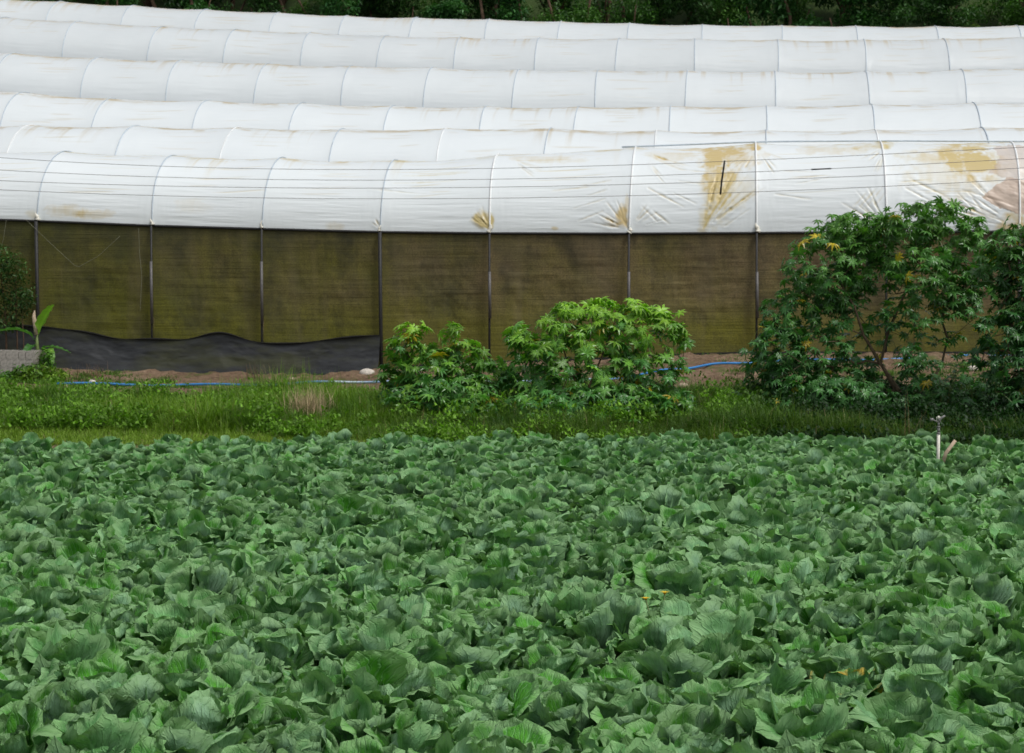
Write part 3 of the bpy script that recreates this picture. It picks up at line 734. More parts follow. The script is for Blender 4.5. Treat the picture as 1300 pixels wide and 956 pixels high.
def weed_layer():
    x, y, r = scatter(6800, 26.6, 36.6, 13)
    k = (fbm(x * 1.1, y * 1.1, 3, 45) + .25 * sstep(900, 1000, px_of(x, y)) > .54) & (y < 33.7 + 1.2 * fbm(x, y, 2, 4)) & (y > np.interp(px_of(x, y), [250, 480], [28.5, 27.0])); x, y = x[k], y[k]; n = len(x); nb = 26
    hh = np.repeat(r.uniform(.15, .55, n) * (1 - .25 * sstep(900, 1000, px_of(x, y))) * (.6 + .4 * sstep(27.2, 30, y)), nb); X = np.repeat(x, nb) + r.normal(0, .10, n * nb); Y = np.repeat(y, nb) + r.normal(0, .10, n * nb)
    Z = ground(X, Y) + hh * r.uniform(.2, 1, n * nb)
    crown_shade = np.repeat(sstep(900, 1000, px_of(x, y)), nb)[:, None]  # shade of the tree crowns put into the weed colour
    col = (np.array([.125, .26, .02]) * (1 - crown_shade) + np.array([.013, .045, .008]) * crown_shade) * np.repeat(r.uniform(.6, 1.3, n), nb)[:, None] * r.uniform(.7, 1.3, (n * nb, 1))
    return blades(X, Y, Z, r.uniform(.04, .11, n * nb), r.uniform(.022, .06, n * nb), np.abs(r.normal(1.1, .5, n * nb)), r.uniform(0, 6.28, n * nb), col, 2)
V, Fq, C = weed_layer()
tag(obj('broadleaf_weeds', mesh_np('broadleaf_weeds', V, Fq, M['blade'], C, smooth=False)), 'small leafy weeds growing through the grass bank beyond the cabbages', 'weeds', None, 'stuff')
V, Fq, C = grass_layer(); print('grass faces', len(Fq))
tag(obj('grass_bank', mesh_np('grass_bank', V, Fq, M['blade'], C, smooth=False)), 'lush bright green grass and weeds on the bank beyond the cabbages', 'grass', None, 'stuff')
# weeds scattered on the bare soil
r = np.random.default_rng(21); cx, cy, _ = scatter(620, 35.8, 41.5, 31); k = fbm(cx * .8, cy * 1.2, 3, 4) > .47; cx, cy = cx[k], cy[k]
nb = 60; n = len(cx); X = np.repeat(cx, nb) + r.normal(0, .16, n * nb); Y = np.repeat(cy, nb) + r.normal(0, .12, n * nb)
col = np.array([.075, .16, .02]) * r.uniform(.6, 1.35, (n * nb, 1))
V, Fq, C = blades(X, Y, ground(X, Y) - .02, r.uniform(.04, .17, n * nb), r.uniform(.012, .028, n * nb), np.abs(r.normal(.8, .4, n * nb)), r.uniform(0, 6.28, n * nb), col, 2)
tag(obj('low_weeds', mesh_np('low_weeds', V, Fq, M['blade'], C, smooth=False)), 'small green weeds dotted over the bare soil below the net wall', 'weeds', None, 'stuff')
# dry straw tufts
def tuft(pxx, pyy, n, h, spread, label, Yd=None, cols=(.50, .39, .24)):
    p = on_ground(pxx, pyy) if Yd is None else at_Y(np.array([float(pxx)]), np.array([float(pyy)]), Yd)[0]
    p = np.array([p[0], p[1], gz(p[0], p[1])]); r = np.random.default_rng(int(pxx))
    X = r.normal(0, spread, n); Y = r.normal(0, spread * .7, n)
    V, Fq, C = blades(X, Y, ground(X + p[0], Y + p[1]) - p[2] - .02, r.uniform(.4, 1.1, n) * h, r.uniform(.006, .012, n), np.abs(r.normal(.35, .3, n)), r.uniform(0, 6.28, n), np.array(cols) * r.uniform(.6, 1.3, (n, 1)))
    tag(obj('dry_grass_tuft', mesh_np('dry_grass_tuft', V, Fq, M['straw'], C, smooth=False), loc=p), label, 'dry grass', 'tufts of dry grass on the bank')
tuft(392, 560, 620, .75, .20, 'tall straw-coloured dry grass tuft at the cabbage field edge, left of the bushes', 30.2)
tuft(365, 560, 180, .25, .30, 'low mat of pale dead grass beside the tall straw tuft', 29.6)
tuft(690, 560, 120, .38, .25, 'thin dry stalks at the field edge below the middle castor bush', 29.8)
tuft(324, 488, 90, .50, .12, 'withered brown weed clump against the black hem sheet', 40.2, (.17, .12, .07))
tuft(118, 488, 70, .40, .18, 'sparse dead brown stalks on the soil right of the banana plant', 39.8, (.20, .13, .08))
tuft(150, 548, 50, .50, .10, 'few upright dry stems in the grass bank below the hose', 31.0, (.28, .22, .10))
tuft(1160, 556, 16, .85, .12, 'few tall dry stems behind the field edge left of the sprinkler', 28.0, (.22, .17, .08))
tuft(935, 505, 120, .25, .30, 'pale dry grass patch on the soil left of the large castor tree', 36.5, (.22, .17, .10))

# ------------------------------------------------------------------ palmate-leaved castor plants
def palmate(lobes=8):
    V = [(0, 0, 0)]; T = []
    angs = np.radians(np.linspace(-152, 152, lobes)); dl = angs[1] - angs[0]
    lens = np.cos(angs * .45) * .38 + .62 + np.random.default_rng(lobes).normal(0, .05, lobes)
    sin_i = []
    for i in range(lobes + 1):
        a = angs[0] + (i - .5) * dl; rr = .36 if 0 < i < lobes else .18
        if i == 0: a = angs[0] - dl * .3
        if i == lobes: a = angs[-1] + dl * .3
        V.append((rr * math.cos(a), rr * math.sin(a), -.06 * rr - .02)); sin_i.append(len(V) - 1)
    for i, a in enumerate(angs):
        L = lens[i]; c, s = math.cos(a), math.sin(a); w = .118 if lobes == 8 else .145
        def pt(r_, lat, z): V.append((r_ * c - lat * s, r_ * s + lat * c, z)); return len(V) - 1
        m1 = pt(.36 * L, 0, .0); sl = pt(.58 * L, -w, -.10 * L); sr = pt(.58 * L, w, -.10 * L); m2 = pt(.64 * L, 0, -.05 * L); tp = pt(L, 0, -.32 * L)
        T += [(0, sin_i[i], m1), (0, m1, sin_i[i + 1]), (sin_i[i], sl, m1), (m1, sl, m2), (m1, m2, sr), (m1, sr, sin_i[i + 1]), (m2, sl, tp), (m2, tp, sr)]
    return np.array(V), np.array(T)
PAL = [palmate(8), palmate(7), palmate(9)]
def leaf_set(pos, radius, outdir, r, colfn, tilt=.5):
    Vs = []; Fs = []; Cs = []; o = 0
    for i in range(len(pos)):
        PV, PT = PAL[int(r.integers(0, 3))]
        az = math.atan2(outdir[i, 1], outdir[i, 0]) + r.normal() * .8; pitch = r.normal(tilt, .45); roll = r.normal() * .4
        Mx = Matrix.Rotation(az, 3, 'Z') @ Matrix.Rotation(pitch, 3, 'Y') @ Matrix.Rotation(roll, 3, 'X')
        q = PV.copy(); q[:, 2] *= r.uniform(.4, 1.9); q[:, 1] *= r.uniform(.8, 1.1); q[:, 2] += .12 * q[:, 0] * q[:, 1] * r.normal()
        Vs.append((q * radius[i]) @ np.array(Mx).T + pos[i]); Fs.append(PT + o); o += len(PV)
        c = np.tile(colfn(i), (len(PV), 1)); c[0] *= 1.5; Cs.append(c)
    return np.concatenate(Vs), np.concatenate(Fs), np.concatenate(Cs)
def grow(base, targets, r, start=None, droop=.15):
    """connect every target to the nearest grown node; returns list of (a,b) node indices + positions and subtree weights"""
    nodes = [np.array(base, float)]; par = [-1]
    if start:
        for path in start:
            last = 0
            for p in path: nodes.append(np.array(p, float)); par.append(last); last = len(nodes) - 1
    order = np.argsort(np.linalg.norm(targets - nodes[0], axis=1))
    depth = [np.linalg.norm(n - nodes[0]) for n in nodes]; tip = {}
    for i in order:
        t = targets[i]; N = np.array(nodes); dist = np.linalg.norm(N - t, axis=1)
        cost = dist + .35 * np.array(depth) * .3 + np.where(N[:, 2] > t[2] + .15, .6, 0)
        j = int(np.argmin(cost)); L = dist[j]; last = j
        m = max(1, int(L / .22))
        for s in range(1, m + 1):
            f = s / m; p = nodes[j] * (1 - f) + t * f + r.normal(0, .02, 3) * (s < m) + np.array([0, 0, -droop * math.sin(PI * f) * L * .5])
            nodes.append(p); par.append(last); depth.append(depth[last] + L / m); last = len(nodes) - 1
        tip[i] = last
    w = np.ones(len(nodes)) * .2
    for k in range(len(nodes) - 1, 0, -1): w[par[k]] += w[k]
    return nodes, par, w, tip
def branch_mesh(nodes, par, w, r0, rmin=.005, nseg=5):
    parts = []; W0 = w[0]
    rad = np.maximum(rmin, r0 * (w / W0) ** .5)
    for k in range(1, len(nodes)):
        a, b = nodes[par[k]], nodes[k]
        if np.linalg.norm(a - b) < 1e-4: continue
        ra = min(rad[par[k]], rad[k] * 1.35)
        parts.append(tube(np.array([a, b + (b - a) * .04]), np.array([ra, rad[k]]), nseg, False))
    return join(parts)
def castor(label, basepx, Yb, blobs, r_leaf, seed, c_lo, c_hi, r0, trunks=(), yellow=.03, group=None, petiole=.18, zfloor=.04, cat='castor plant', tilt=.5):
    r = np.random.default_rng(seed)
    b = at_Y(np.array([float(basepx[0])]), np.array([float(basepx[1])]), Yb)[0]; b[2] = gz(b[0], Yb) - .05
    pts = []; outs = []
    sc = F / Yb
    for (cx, cy, rx, ry, n, dy) in blobs:
        c = at_Y(np.array([float(cx)]), np.array([float(cy)]), Yb + dy)[0]
        for k in range(n):
            v = r.normal(size=3); v /= np.linalg.norm(v); q = r.uniform(.35, 1) ** .6
            e = v * q * np.array([rx / sc, .75 * rx / sc, ry / sc])
            p = c + e
            if p[2] < gz(p[0], p[1]) + zfloor: continue
            pts.append(p); outs.append(v + .6 * (p - b) / (np.linalg.norm(p - b) + .1))
    pts = np.array(pts); outs = np.array(outs)
    # every 4 leaves share a twig end
    nt = max(6, len(pts) // 5); ids = r.choice(len(pts), nt, False); tg = pts[ids] - np.array([0, 0, .06])
    st = [[at_Y(np.array([float(a)]), np.array([float(c)]), Yb + q)[0] for (a, c, q) in path] for path in trunks]
    nodes, par, w, tip = grow(b, tg, r, st)
    V, Fs = branch_mesh(nodes, par, w, r0)
    N = np.array(nodes)
    pet = []
    for p in pts:
        d2 = np.linalg.norm(N - p, axis=1); j = int(np.argmin(d2))
        if d2[j] > .05: pet.append(tube(np.array([N[j], (N[j] + p) / 2 + [0, 0, .04], p]), .0035, 3, False))
    root = empty('castor_bean_plant', b); tag(root, label, cat, group)
    obj('stem', mesh_np('stem', V - b, Fs, M['bark']), root)
    PTV, PTF = join(pet)
    zt = pts[:, 2]; z01 = (zt - zt.min()) / (zt.max() - zt.min())
    isy = r.random(len(pts)) < yellow; hi = np.array(c_hi); lo = np.array(c_lo)
    young = np.clip(z01 ** 2 * 1.0 + r.normal(0, .2, len(pts)), 0, 1)
    def cf(i):
        return (lo * (1 - young[i]) + hi * young[i]) * r.uniform(.75, 1.3)
    rad = r.uniform(.72, 1.2, len(pts)) * r_leaf
    g = ~isy; gi = np.where(g)[0]
    V, Fq, C = leaf_set(pts[gi], rad[gi], outs[gi], r, lambda i: cf(gi[i]), tilt)
    C = np.concatenate([C, np.tile([.12, .18, .05], (len(PTV), 1))]); V, Fq = join([(V, Fq), (PTV, PTF)])
    obj('foliage', mesh_np('foliage', V - b, Fq, M['leaf'], C, smooth=False), root)
    yi_ = np.where(isy)[0]
    if len(yi_):
        V, Fq, C = leaf_set(pts[yi_], rad[yi_] * 1.1, outs[yi_], r, lambda i: np.array([.42, .33, .02]) * r.uniform(.6, 1.2), tilt)
        o = obj('yellow_leaves', mesh_np('yellow_leaves', V - b, Fq, M['leaf'], C, smooth=False), root); o['label'] = 'withering yellow leaves'
    return root
CG = 'castor bean plants on the grass bank'
castor('small bright green castor bush standing left of the wider bush, before the hose', (560, 535), 31.0,
       [(515,435,26,16,30,0),(560,500,64,24,90,-.5),(545,508,60,18,60,-.5),(610,514,50,18,50,-.5),(560,524,66,16,80,-.6),(500,515,26,20,30,-.2),(545,470,45,34,130,0),(500,475,24,32,45,.2),(590,450,30,22,40,.1),(620,472,32,22,40,.3),(600,492,36,22,40,-.2),(530,505,40,18,36,-.1),(640,480,18,16,12,.4),(575,425,18,14,12,0),(525,417,22,9,12,0)],
       .180, 11, (.060, .190, .035), (.19, .36, .022), .035, yellow=.015, group=CG)
castor('wide bright green castor bush with a few yellow leaves in the middle of the bank', (745, 540), 30.8,
       [(690,425,54,24,58,0),(765,408,58,30,66,.2),(820,420,50,22,36,0),(740,455,84,38,120,-.2),(715,392,16,12,9,0),(765,386,14,10,8,.1),(800,388,12,10,7,.2),(655,432,22,12,8,.1),(825,465,50,34,75,0),(675,470,48,36,75,.1),(845,398,26,10,12,.1),(868,430,14,18,8,.2),(770,508,70,24,120,-.6),(700,512,54,20,80,-.6),(740,515,90,18,110,-.6),(730,528,100,14,110,-1.0),(840,515,40,16,50,-.9),(850,500,34,24,40,.2),(735,392,34,9,26,0),(808,393,30,9,16,.2),(850,412,18,10,10,0),(660,425,22,18,20,.2)],
       .185, 12, (.055, .180, .035), (.20, .38, .022), .045, trunks=[[(735,495,0),(720,460,.2),(712,430,.2)],[(748,490,-.1),(765,450,0),(775,425,0)]], yellow=.022, group=CG)
castor('large dark green castor tree reaching above the net wall, right of centre', (1152, 520), 32.2,
       [(1042,335,56,48,150,0),(985,400,22,26,16,.1),(1130,310,60,40,130,.6),(1060,370,50,36,110,.4),(1215,360,46,40,90,.5),(1085,292,52,26,140,.2),(1150,285,50,24,110,0),(1205,290,46,28,100,.3),(1105,340,48,34,95,.4),(1170,345,46,36,115,-.3),(1235,335,40,40,95,.3),(1005,400,40,36,80,0),(1055,395,36,30,45,.3),(985,445,40,36,130,-.2),(1040,445,42,30,70,0),(1010,490,48,30,110,-.2),(1080,478,42,28,85,.2),(1070,505,66,26,170,-.6),(1020,480,50,34,90,.2),(1240,500,40,26,60,-.2),(1130,516,60,18,90,-.9),(1205,512,50,20,80,-.7),(1005,518,50,18,90,-.8),(1085,528,80,12,80,-1.6),(1150,400,30,22,36,-.3),(1215,385,34,28,52,.2),(1160,458,24,22,40,-.4),(1150,405,60,44,42,.5),(1190,445,55,34,26,.4),(1100,440,40,40,30,.5),(1175,488,28,16,26,-.3),(965,470,22,28,34,.1),(1180,262,50,10,24,0),(1215,262,20,8,10,0),(960,510,28,20,24,.1)],
       .155, 13, (.045, .150, .034), (.095, .23, .035), .06,
       trunks=[[(1140,495,0),(1118,462,.1),(1096,425,.1),(1085,390,.1),(1065,355,.1)],[(1118,462,.1),(1128,420,.0),(1150,370,0)],[(1195,465,.3),(1203,430,.3),(1195,405,.3),(1210,370,.3)]], yellow=.018, group=CG)
castor('dark castor tree cut off by the right edge of the picture, leaves hanging low', (1330, 545), 30.4,
       [(1290,305,38,28,70,0),(1330,330,60,50,200,.2),(1300,380,44,40,140,.2),(1275,420,34,34,60,-.2),(1340,430,60,50,170,0),(1290,470,44,34,110,-.2),(1340,500,50,34,90,0),(1288,515,28,24,36,-.3),(1262,345,26,34,36,.2),(1250,450,22,20,20,.3)],
       .160, 14, (.030, .11, .026), (.060, .165, .028), .06, yellow=.02, group=CG)
# sapling with long grey-green leaves under the tree
def lance(n, pos, L, W, r, cols, droop=.6, az=None, pit=None):
    V = []; Fq = []; C = []; o = 0
    for i in range(n):
        a = r.uniform(0, 6.28) if az is None else az[i]; p = r.uniform(.1, .9) if pit is None else pit[i]; l = L * r.uniform(.7, 1.2); w = W * r.uniform(.8, 1.2)
        t = np.linspace(0, 1, 6); ang = p - droop * t * 1.4
        rr = np.concatenate([[0], np.cumsum(np.cos(ang[1:])) * l / 5]); zz = np.concatenate([[0], np.cumsum(np.sin(ang[1:])) * l / 5])
        hw = w * np.sin(PI * np.clip(t, .03, .985) ** .8) / 2
        P = np.stack([np.stack([rr, s * hw, zz + abs(s) * hw * .3], -1) for s in (-1, 0, 1)], 0).reshape(-1, 3)
        x, y = P[:, 0].copy(), P[:, 1].copy(); P[:, 0] = x * math.cos(a) - y * math.sin(a); P[:, 1] = x * math.sin(a) + y * math.cos(a)
        V.append(P + pos[i]); Fq.append(gridfaces(3, 6) + o); o += 18; C.append(np.tile(np.array(cols) * r.uniform(.7, 1.3), (18, 1)))
    return np.concatenate(V), np.concatenate(Fq), np.concatenate(C)
r = np.random.default_rng(41)
b = at_Y(np.array([1200.]), np.array([500.]), 31.4)[0]; b[2] = gz(b[0], b[1])
root = empty('sapling', b); tag(root, 'small grey-green leafy sapling in the shade below the castor trees', 'sapling')
parts = []; pos = []
for k in range(5):
    a = r.uniform(0, 6.28); h = r.uniform(.7, 1.05); tp = np.array([math.cos(a) * .3, math.sin(a) * .2, h])
    path = np.array([[0, 0, 0], tp * [.4, .4, .5], tp]); parts.append(tube(path, np.array([.012, .009, .005]), 5))
    for q in np.linspace(.35, 1, 12): pos.append(np.array([np.interp(q, [0, .5, 1], path[:, i]) for i in range(3)]))
V, Fs = join(parts); obj('stem', mesh_np('stem', V, Fs, M['stemgreen']), root)
V, Fq, C = lance(len(pos), pos, .24, .055, r, (.10, .18, .10)); obj('foliage', mesh_np('foliage', V, Fq, M['leaf'], C, smooth=False), root)

# ------------------------------------------------------------------ banana plant, blocks, left shrub, creeper
def banana_leaf(path, W, r, col, n=26):
    P = np.asarray(path, float); tt = np.linspace(0, len(P) - 1, n); C_ = np.stack([np.interp(tt, range(len(P)), P[:, i]) for i in range(3)], -1)
    for _ in range(3): C_[1:-1] = (C_[:-2] + C_[1:-1] * 2 + C_[2:]) / 4
    T = np.gradient(C_, axis=0); T /= np.linalg.norm(T, axis=1)[:, None]
    S = np.cross(T, [0, 0, 1.0]); nn = np.linalg.norm(S, axis=1)[:, None]; S = np.where(nn > .15, S / np.maximum(nn, 1e-6), [[1, 0, 0]])
    S = S * .8 + np.array([.0, -.5, 0]) * .3; S /= np.linalg.norm(S, axis=1)[:, None]
    N = np.cross(S, T); t = np.linspace(0, 1, n); hw = W / 2 * np.sin(PI * np.clip(t, 0, .98) ** .75) ** .7 * sstep(.1, .3, t) + .008
    u = np.linspace(-1, 1, 7); V = []
    for k in u:
        V.append(C_ + S * (hw * k)[:, None] + N * (abs(k) * hw * .35 * (1 if k else 1) - .0)[:, None] + N * (.012 * np.sin(t * 40 + k * 2) * abs(k))[:, None])
    V = np.stack(V, 0).reshape(-1, 3); C = np.tile(col, (len(V), 1)) * (1 + .0 * V[:, :1]); C *= np.repeat(np.array([.85, 1, 1, 1.35, 1, 1, .85]), n)[:, None]
    return V, gridfaces(7, n), C
r = np.random.default_rng(5); YB = 39.6
def pB(x, y, dy=0): return at_Y(np.array([float(x)]), np.array([float(y)]), YB + dy)[0]
b = pB(50, 470); b[2] = gz(b[0], b[1]) - .02
root = empty('banana_plant', b); tag(root, 'young banana plant with one upright and one arching leaf beside the block stack', 'banana plant')
V, Fs = tube(np.array([b, pB(50, 455), pB(47, 438), pB(47, 425)]) - b, np.array([.055, .05, .04, .02]), 9); obj('pseudostem', mesh_np('pseudostem', V, Fs, M['stemgreen']), root)
V, Fs = tube(np.array([pB(46, 425), pB(45, 412), pB(43, 402), pB(44, 394)]) - b, np.array([.05, .06, .045, .01]), 8); obj('withered_leaf', mesh_np('withered_leaf', V, Fs, M['wood']), root)
for path, W, c in (([(47,432,0),(52,415,0),(58,402,-.05),(66,390,-.1),(69,387,-.1)], .36, (.20, .42, .04)),
                   ([(47,436,0),(38,424,-.1),(20,418,-.2),(0,420,-.3),(-12,428,-.3)], .30, (.055, .17, .025)),
                   ([(46,440,0),(40,438,-.2),(34,446,-.4),(32,456,-.5)], .20, (.05, .15, .03)),
                   ([(50,446,0),(60,440,-.1),(74,442,-.2),(90,448,-.2)], .20, (.06, .17, .03)),
                   ([(52,446,0),(60,443,-.3),(64,452,-.45),(66,466,-.5)], .24, (.12, .28, .03))):
    V, Fq, C = banana_leaf([pB(*p) - b for p in path], W, r, np.array(c)); obj('leaf', mesh_np('leaf', V, Fq, M['bleaf'], C), root)
# hollow concrete blocks
def hollow_block(w, l, h):
    # two cavities open at the top, seen from above; w across, l deep
    e = .028; parts = []
    ys = [0, e, l / 2 - e / 2, l / 2 + e / 2, l - e, l]
    outer = box(-w / 2, w / 2, 0, l, 0, h)
    # shell walls
    parts.append(box(-w / 2, -w / 2 + e, 0, l, 0, h)); parts.append(box(w / 2 - e, w / 2, 0, l, 0, h))
    for a, c in ((0, e), (l / 2 - e / 2, l / 2 + e / 2), (l - e, l)): parts.append(box(-w / 2 + e, w / 2 - e, a, c, .0015, h - .0015))
    parts.append(box(-w / 2 + e, w / 2 - e, e, l - e, .01, .03))
    return join(parts)
hb = hollow_block(.148, .39, .19)
hbm = mesh_np('concrete_block', hb[0], hb[1], M['concrete'], smooth=False)
BY = 38.9; bb = at_Y(np.array([-60.]), np.array([478.]), BY)[0]; x_start = bb[0]; zbase = gz(x_start, BY) + .0
ordn = ['first', 'second', 'third', 'fourth', 'fifth', 'sixth', 'seventh', 'eighth', 'ninth', 'tenth', 'eleventh', 'twelfth']
ztop = at_Y(np.array([20.]), np.array([446.]), BY)[0, 2]; nC = 3; zb0 = ztop - .19 * nC
xr_ = at_Y(np.array([40.]), np.array([450.]), BY)[0, 0]; k0 = None; firstb = None
# footing soil level with the lowest course: blocks are bedded into a small soil ledge
V, Fs = box(xr_ - 1.75, xr_ + .08, BY - .08, BY + .95, gz(xr_, BY) - .3, zb0 - .004)
for row in range(2):
    for c in range(nC):
        for k in range(11):
            if row == 1 and c < nC - 1: continue
            x = xr_ - .074 - k * .152 + (c % 2) * .012 + random.gauss(0, .004); y = BY + row * .42 + random.gauss(0, .012)
            if row == 1 and random.random() < .2: continue
            if firstb is None: o = obj('concrete_block', hbm); firstb = o
            else: o = firstb.copy(); COL.objects.link(o)
            o.location = (x, y, zb0 + c * .19 + c * .0015); o.rotation_euler = (0, 0, random.gauss(0, .015))
            lab = 'grey concrete block, %s from the right, %s course of the stack, %s row' % (ordn[k], ['lowest', 'middle', 'top'][c], 'back' if row else 'front')
            tag(o, lab, 'concrete block', 'grey concrete blocks stacked at the left edge')
pl = obj('block_footing', mesh_np('block_footing', V, Fs, M['soil'], smooth=False)); tag(pl, 'soil ledge the block stack is bedded on', None, None, 'structure')
# dark shrub behind the stack
def leafy(name, label, cat, base, blobs, nleaf, lsize, cols, seed, stems, group=None, matl='fleaf', parent=None, trunk_r=.05):
    r = np.random.default_rng(seed); V = []; tot = sum(b_[6] for b_ in blobs)
    P = []; 
    for (cx, cy, cz, rx, ry, rz_, wgt) in blobs:
        n = int(nleaf * wgt / tot); v = r.normal(size=(n, 3)); v /= np.linalg.norm(v, axis=1)[:, None]
        q = r.uniform(.15, 1, n)[:, None] ** .5
        lump = 1 + .35 * (fbm(v[:, 0] * 3 + cx, v[:, 1] * 3 + v[:, 2] * 3 + cy, 3, seed)[:, None] - .5)
        P.append(np.array([cx, cy, cz]) + v * q * lump * [rx, ry, rz_])
    P = np.concatenate(P); n = len(P)
    a = r.uniform(0, 6.28, n); p = r.normal(.4, .5, n); d = np.stack([np.cos(a) * np.cos(p), np.sin(a) * np.cos(p), -np.sin(p)], -1)
    s = np.cross(d, [0, 0, 1.0]) + r.normal(0, .35, (n, 3)); s /= np.linalg.norm(s, axis=1)[:, None]
    L = lsize * r.uniform(.6, 1.3, (n, 1)); W = L * .45
    q = [P, P + d * L * .45 + s * W * .5 - [0, 0, .0], P + d * L, P + d * L * .45 - s * W * .5]
    V = np.stack(q, 1); V[:, 1, 2] += L[:, 0] * .08; V[:, 3, 2] += L[:, 0] * .08
    Fq = np.arange(n * 4).reshape(-1, 4); Fq = np.concatenate([Fq[:, [0, 1, 2]], Fq[:, [0, 2, 3]]])
    cl = np.array(cols); w = np.clip(fbm(P[:, 0] * 1.6, P[:, 1] * 1.6 + P[:, 2] * 1.6, 3, seed + 3) * 2.2 - .6 + r.normal(0, .2, n), 0, 1)[:, None]
    C = (cl[0] * (1 - w) + cl[1] * w) * r.uniform(.7, 1.35, (n, 1)); C = np.repeat(C, 4, axis=0)
    root = empty(name, base); tag(root, label, cat, group)
    obj('crown', mesh_np('crown', V.reshape(-1, 3), Fq, M[matl], C, smooth=False), root)
    parts = [tube(np.array(s_), np.linspace(trunk_r * k_, trunk_r * .35 * k_, len(s_)), 7) for s_, k_ in stems]
    v, f = join(parts); obj('trunk', mesh_np('trunk', v, f, M['bark2']), root)
    return root
YS = 40.7
b = at_Y(np.array([10.]), np.array([440.]), YS)[0]; b[2] = gz(b[0], YS)
def rel(px, py, dy=0): q = at_Y(np.array([float(px)]), np.array([float(py)]), YS + dy)[0] - b; return q
bl = []
for (x, y, rx, ry, w) in ((-5,335,26,26,3),(18,345,20,26,2.2),(-10,380,30,28,3),(22,385,22,22,2),(5,410,30,14,1.2),(-40,360,30,50,3),(34,375,12,18,.7)):
    q = rel(x, y); bl.append((q[0], q[1], q[2], rx / 55, .38, ry / 55, w))
st = [([rel(8, 462), rel(8, 430), rel(6, 390), rel(0, 340)], 1), ([rel(22, 462), rel(22, 430), rel(20, 390), rel(20, 350)], .8), ([rel(30, 462), rel(30, 430), rel(28, 400)], .7), ([rel(-20, 460), rel(-22, 400), rel(-30, 350)], 1)]
leafy('leafy_shrub', 'dark leafy shrub on thin pale canes against the net at the left edge', 'shrub', b, bl, 4200, .10, [(.018, .055, .010), (.04, .10, .014)], 61, st, trunk_r=.028)
# creeping vine over the soil at the banana foot
b = pB(45, 478, -.9); b[2] = gz(b[0], b[1])
bl = [(0, 0, .18, .55, .35, .22, 3), (-.5, -.1, .08, .5, .3, .14, 2), (.45, .1, .12, .35, .3, .16, 1), (.15, .3, .45, .2, .2, .25, .8)]
leafy('creeper_mound', 'bright green creeping vine mound below the banana plant and blocks', 'creeper', b, bl, 1500, .12, [(.05, .15, .015), (.14, .24, .02)], 62, [([np.array([0, 0, -.05]), np.array([.1, .2, .3]), np.array([.15, .3, .6])], 1)], trunk_r=.015)

# ------------------------------------------------------------------ hose, stones, sprinkler
hp_ = [(72,490),(150,491),(230,491),(300,492),(360,490),(415,488),(480,487),(560,487),(650,487),(720,486),(790,483),(840,474),(870,470),(905,466),(945,463),(1000,461),(1100,459),(1200,456),(1250,454),(1330,453)]
W = np.array([on_ground(*p) for p in hp_]); q = np.linspace(0, len(W) - 1, 220); W = np.stack([np.interp(q, range(len(W)), W[:, i]) for i in range(3)], -1)
for _ in range(6): W[1:-1] = (W[:-2] + 2 * W[1:-1] + W[2:]) / 4
W[:, 2] = ground(W[:, 0], W[:, 1]) + .05 + .02 * np.sin(q * 3); pq = project(W)[0]
W[:, 1] += .04 * np.sin(W[:, 0] * 2.2)
V, Fs = tube(W, .027, 8); cb = np.array([.025, .17, .42]); cw = np.array([.48, .60, .66]); f = (sstep(395, 425, pq) * (1 - sstep(745, 790, pq)))[:, None]  # middle stretch painted pale as if sunlit
f = np.clip(f * (.8 + .3 * np.sin(q[:, None] * 5)), 0, 1); cc = np.repeat(cb * (1 - f) + cw * f, 8, axis=0); cc = np.concatenate([cc, cb[None], cb[None]])
V0 = V.copy()
hose = obj('irrigation_hose', mesh_np('irrigation_hose', V0, Fs, M['hose'], cc)); tag(hose, 'blue hose, painted sunlit-pale in its middle, lying along the soil below the net wall', 'hose')
def stone(px, py, s, lab, seed, mt='stone', flat=.6):
    p = on_ground(px, py); r = np.random.default_rng(seed); nu, nv = 12, 8
    a = np.linspace(0, 2 * PI, nu, endpoint=False); t = np.linspace(.05, PI - .05, nv); A, T = np.meshgrid(a, t, indexing='ij')
    R = 1 + .45 * (fbm(np.cos(A) * 1.3 + 5, np.sin(A) * 1.3 + T, 3, seed) - .5)
    V = np.stack([R * np.cos(A) * np.sin(T) * s, R * np.sin(A) * np.sin(T) * s * .8, R * np.cos(T) * s * flat], -1).reshape(-1, 3)
    i = np.arange(nu * nv).reshape(nu, nv); j = np.roll(i, -1, 0)
    Fq = np.stack([i[:, :-1], j[:, :-1], j[:, 1:], i[:, 1:]], -1).reshape(-1, 4)
    caps = [np.stack([np.roll(i[:, c], -1), i[:, c], np.full(nu, i[0, c])], -1)[1:-1] for c in (0, -1)]
    o = obj('stone', mesh_np('stone', V, [Fq[:, ::-1]] + caps, M[mt]), loc=(p[0], p[1], p[2] + s * flat * .4)); tag(o, lab, 'stone', 'stones on the soil below the net')
stone(117, 486, .085, 'small white stone lying above the left end of the blue hose', 71)
stone(466, 477, .20, 'large pale stone at the foot of the net beside the small castor bush', 72)
stone(486, 474, .14, 'tan stone half hidden by the small castor bush', 73)
stone(84, 492, .07, 'reddish pebble at the left end of the blue hose', 74, 'wood')
stone(370, 482, .12, 'flat tan stone at the foot of the black hem sheet', 75, 'wood', .35)
stone(396, 477, .10, 'small pale stone to the right of the flat tan one', 76)
stone(868, 492, .11, 'brown stone on the track right of the wide castor bush', 77, 'wood')
stone(1235, 470, .12, 'grey stone on the path under the right castor tree', 78)
